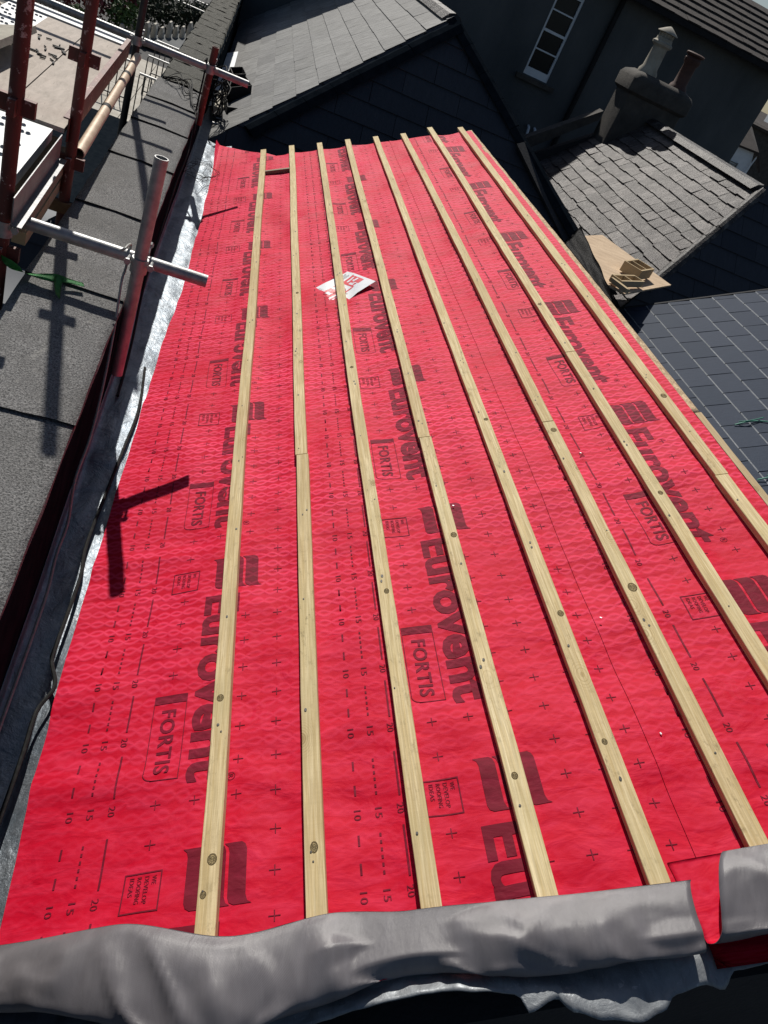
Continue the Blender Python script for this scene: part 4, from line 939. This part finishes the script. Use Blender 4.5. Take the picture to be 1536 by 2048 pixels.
# ------------------------------------------------------------------ lead flashing and wall in front
fw = empty('front_wall', (0, .2, -6.6), 'dark wall dropping away below the folded membrane', 'wall')
bm = BM(); box(bm, (-.56, .30, -6.6), (3.2, .545, -2.45)); obj('wall', bm, MT['darkwall'], fw)
flash_edge = lerpf([(-1.1, .52), (-.46, .53), (-.25, .54), (-.05, .55), (.02, .55), (.10, .54), (.165, .53), (.18, .498), (.24, .515), (.262, .49), (.32, .472), (.385, .462), (.43, .475), (.47, .502), (.53, .512), (.56, .500), (.60, .53), (.70, .53), (.80, .55), (1.4, .57)])
def flsh(a, b):
    u = -1.06 + 2.5 * a; e = flash_edge(u); v = .69 + (e - .69) * b
    h = -.032 + .018 * b - .012 * b ** 4 + (.016 * nz(u * 3.2, 7.7) + .010 * nz(u * 9, b * 3)) * b + .020 * b * math.sin(u * 7.0 + 1.0) * b + .014 * max(0, b - .75) * 4 * (nz(u * 4, 1.5) + .35) + .007 * b * nz(u * 19, b * 4, 6) + .004 * b * nz(u * 43, b * 7, 2)
    return RP(u, v, h)
bm = BM(); grid(bm, flsh, 240, 20); me = bpy.data.meshes.new('lead_flashing'); bm.to_mesh(me); bm.free(); me.materials.append(MT['leadflash'])
o = bpy.data.objects.new('lead_flashing', me); C.objects.link(o); md = o.modifiers.new('s', 'SOLIDIFY'); md.thickness = .003
tag(o, 'crumpled grey lead flashing with a wavy lip below the folded membrane', 'flashing')
bm = BM(); grid(bm, lambda a, b: RP(.56 + .95 * a, .70 - .17 * b, -.006 - .02 * b + .006 * nz(a * 6, b * 2)), 30, 6, lambda a, b: (a, b)); bmesh.ops.solidify(bm, geom=bm.faces[:], thickness=.001)
tag(obj('membrane_hem', bm, MT['red']), 'shaded red hem hanging under the smaller flap', 'membrane hem')

# ------------------------------------------------------------------ street level on the left
def railing(x0, x1, y, z, h, label):
    root = empty('iron_railing', (x0, y, z), label, 'railing', 'black iron railings below the scaffold')
    bm = BM(); pipe(bm, (x0, y, z + h), (x1, y, z + h), .035, 8); obj('handrail', bm, MT['galv'], root)
    bm = BM(); n = int((x1 - x0) / .16)
    for i in range(n + 1): pipe(bm, (x0 + (x1 - x0) * i / n, y, z), (x0 + (x1 - x0) * i / n, y, z + h - .03), .018, 6)
    pipe(bm, (x0, y, z + .1), (x1, y, z + .1), .02, 6); obj('bars', bm, MT['iron'], root)
for x0, x1, y, z, lb in ((-2.62, -1.6, 25.7, -6.55, 'nearest black railing section with a bright top rail, beside the parapet'), (-2.75, -1.6, 28.5, -6.55, 'second black railing section from the nearest, beside the parapet'), (-2.85, -1.6, 31.4, -6.55, 'third black railing section, just below the grey ramp'), (-4.75, -4.1, 35.2, -6.55, 'black railing section beside the red-leaved shrub'), (-3.4, -1.8, 42.4, -6.55, 'long black railing section above the row of pointed stones'), (-2.75, -1.8, 45.0, -6.55, 'farthest black railing section, at the very top of the photo'), (-4.4, -3.0, 26.8, -6.55, 'black railing section seen past the banded tube')):
    railing(x0, x1, y, z, 1.15, lb)
for k in range(11):
    t = k / 10; x = -4.5 + 2.2 * t; y = 34.2 + 6.5 * t; bm = BM(); hh = .62 + .12 * math.sin(k * 2.3)
    prism(bm, [(x, y, -6.6), (x + .17, y, -6.6), (x + .17, y, -6.6 + hh), (x + .12, y, -6.6 + hh + .16), (x + .05, y, -6.6 + hh + .16), (x, y, -6.6 + hh)], (0.02, .5, 0))
    tag(obj('pointed_stone', bm, MT['stone']), 'small pale pointed stone in the row climbing past the railings', 'stone', 'row of pale pointed stones below the scaffold')
bm = BM(); prism(bm, [(-4.1, 35.6, -6.5), (-2.3, 42.0, -6.5), (-2.3, 36.4, -6.5)], (0, 0, .2)); tag(obj('grey_ramp', bm, MT['render']), 'plain grey sloping slab between the pointed stones and the railings', 'ramp')
sh = empty('red_leaved_shrub', (-5.6, 35, -6.6), 'dark shrub with red leaves below the top of the scaffold', 'shrub')
bm = BM()
for c, r in (((-5.2, 35.6, -5.3), 1.0), ((-6.2, 34.3, -5.5), 1.0), ((-7.4, 33.6, -5.6), 1.1), ((-6.0, 37, -4.9), 1.2)): leaves(bm, c, r, 900, .10, int(r * 70))
obj('red_foliage', bm, MT['redleaf'], sh)
bm = BM()
for c, r in (((-4.5, 35.0, -5.7), .6), ((-4.6, 36.2, -5.2), .7), ((-5.6, 32.8, -6.1), .6)): leaves(bm, c, r, 700, .10, int(r * 90))
obj('green_foliage', bm, MT['leaf'], sh)
hd = empty('shadow_hedge', (-3.2, 42, -6.6), 'dark hedge standing for the shadow behind the row of pointed stones', 'hedge')  # added as a dark mass where the ground lies in shadow
bm = BM()
for k in range(12): leaves(bm, (-4.4 + k * .25, 40.6 + k * .35, -5.9), .75, 260, .11, 300 + k)
obj('foliage', bm, MT['shadeleaf'], hd)
bm = BM(); box(bm, (-4.2, 13.8, -6.6), (-.6, 23.5, -6.2)); tag(obj('shade_slab', bm, MT['pitch']), 'black slab standing for deep shade far below between the deck and the parapet', 'shade slab')  # black slab added to stand for deep shade on the ground
# car glimpsed under the scaffold
def car():
    root = empty('parked_car', (-2.5, 12.2, -6.6), 'white car far below, glimpsed between scaffold and parapet', 'car')
    X0, Y0 = -3.6, 10.0; Z0 = -6.6
    prof = [(0, .35), (.02, .62), (.15, .78), (1.05, .92), (1.75, 1.40), (2.9, 1.46), (3.75, .98), (4.15, .92), (4.25, .40), (4.1, .28), (.2, .28)]
    bm = BM(); prism(bm, [(X0, Y0 + a, Z0 + b) for a, b in prof], (1.7, 0, 0)); bmesh.ops.bevel(bm, geom=bm.edges[:], offset=.06, segments=2, affect='EDGES'); obj('body', bm, MT['carshade'], root, True)
    bm = BM(); prism(bm, [(X0 + .16, Y0 + 1.12, Z0 + .97), (X0 + 1.54, Y0 + 1.12, Z0 + .97), (X0 + 1.44, Y0 + 1.70, Z0 + 1.41), (X0 + .26, Y0 + 1.70, Z0 + 1.41)], (0, -.012, .014)); obj('windscreen', bm, MT['glass'], root)
    bm = BM(); prism(bm, [(X0 + .16, Y0 + 3.72, Z0 + 1.03), (X0 + 1.54, Y0 + 3.72, Z0 + 1.03), (X0 + 1.44, Y0 + 3.02, Z0 + 1.44), (X0 + .26, Y0 + 3.02, Z0 + 1.44)], (0, .012, .014)); obj('rear_window', bm, MT['glass'], root)
    for s_ in (0, 1):
        x = X0 - .006 + s_ * 1.71; bm = BM(); prism(bm, [(x, Y0 + 1.25, Z0 + .98), (x, Y0 + 1.82, Z0 + 1.34), (x, Y0 + 2.85, Z0 + 1.38), (x, Y0 + 3.5, Z0 + 1.02)], (.006 * (1 if s_ else 1), 0, 0)); obj('side_window', bm, MT['glass'], root)
        for yy in (.85, 3.35):
            bm = BM(); xx = X0 - .01 + s_ * 1.55; pipe(bm, (xx, Y0 + yy, Z0 + .32), (xx + .17, Y0 + yy, Z0 + .32), .32, 24); wh = obj('wheel', bm, MT['black'], root, True)
            bm = BM(); xo = xx + (.172 if s_ else -.004); pipe(bm, (xo, Y0 + yy, Z0 + .32), (xo + .003, Y0 + yy, Z0 + .32), .2, 16); obj('rim', bm, MT['galv'], wh)
    # slide so that it shows between platform and parapet
    root.location += V((.95, .6, 0))
car()
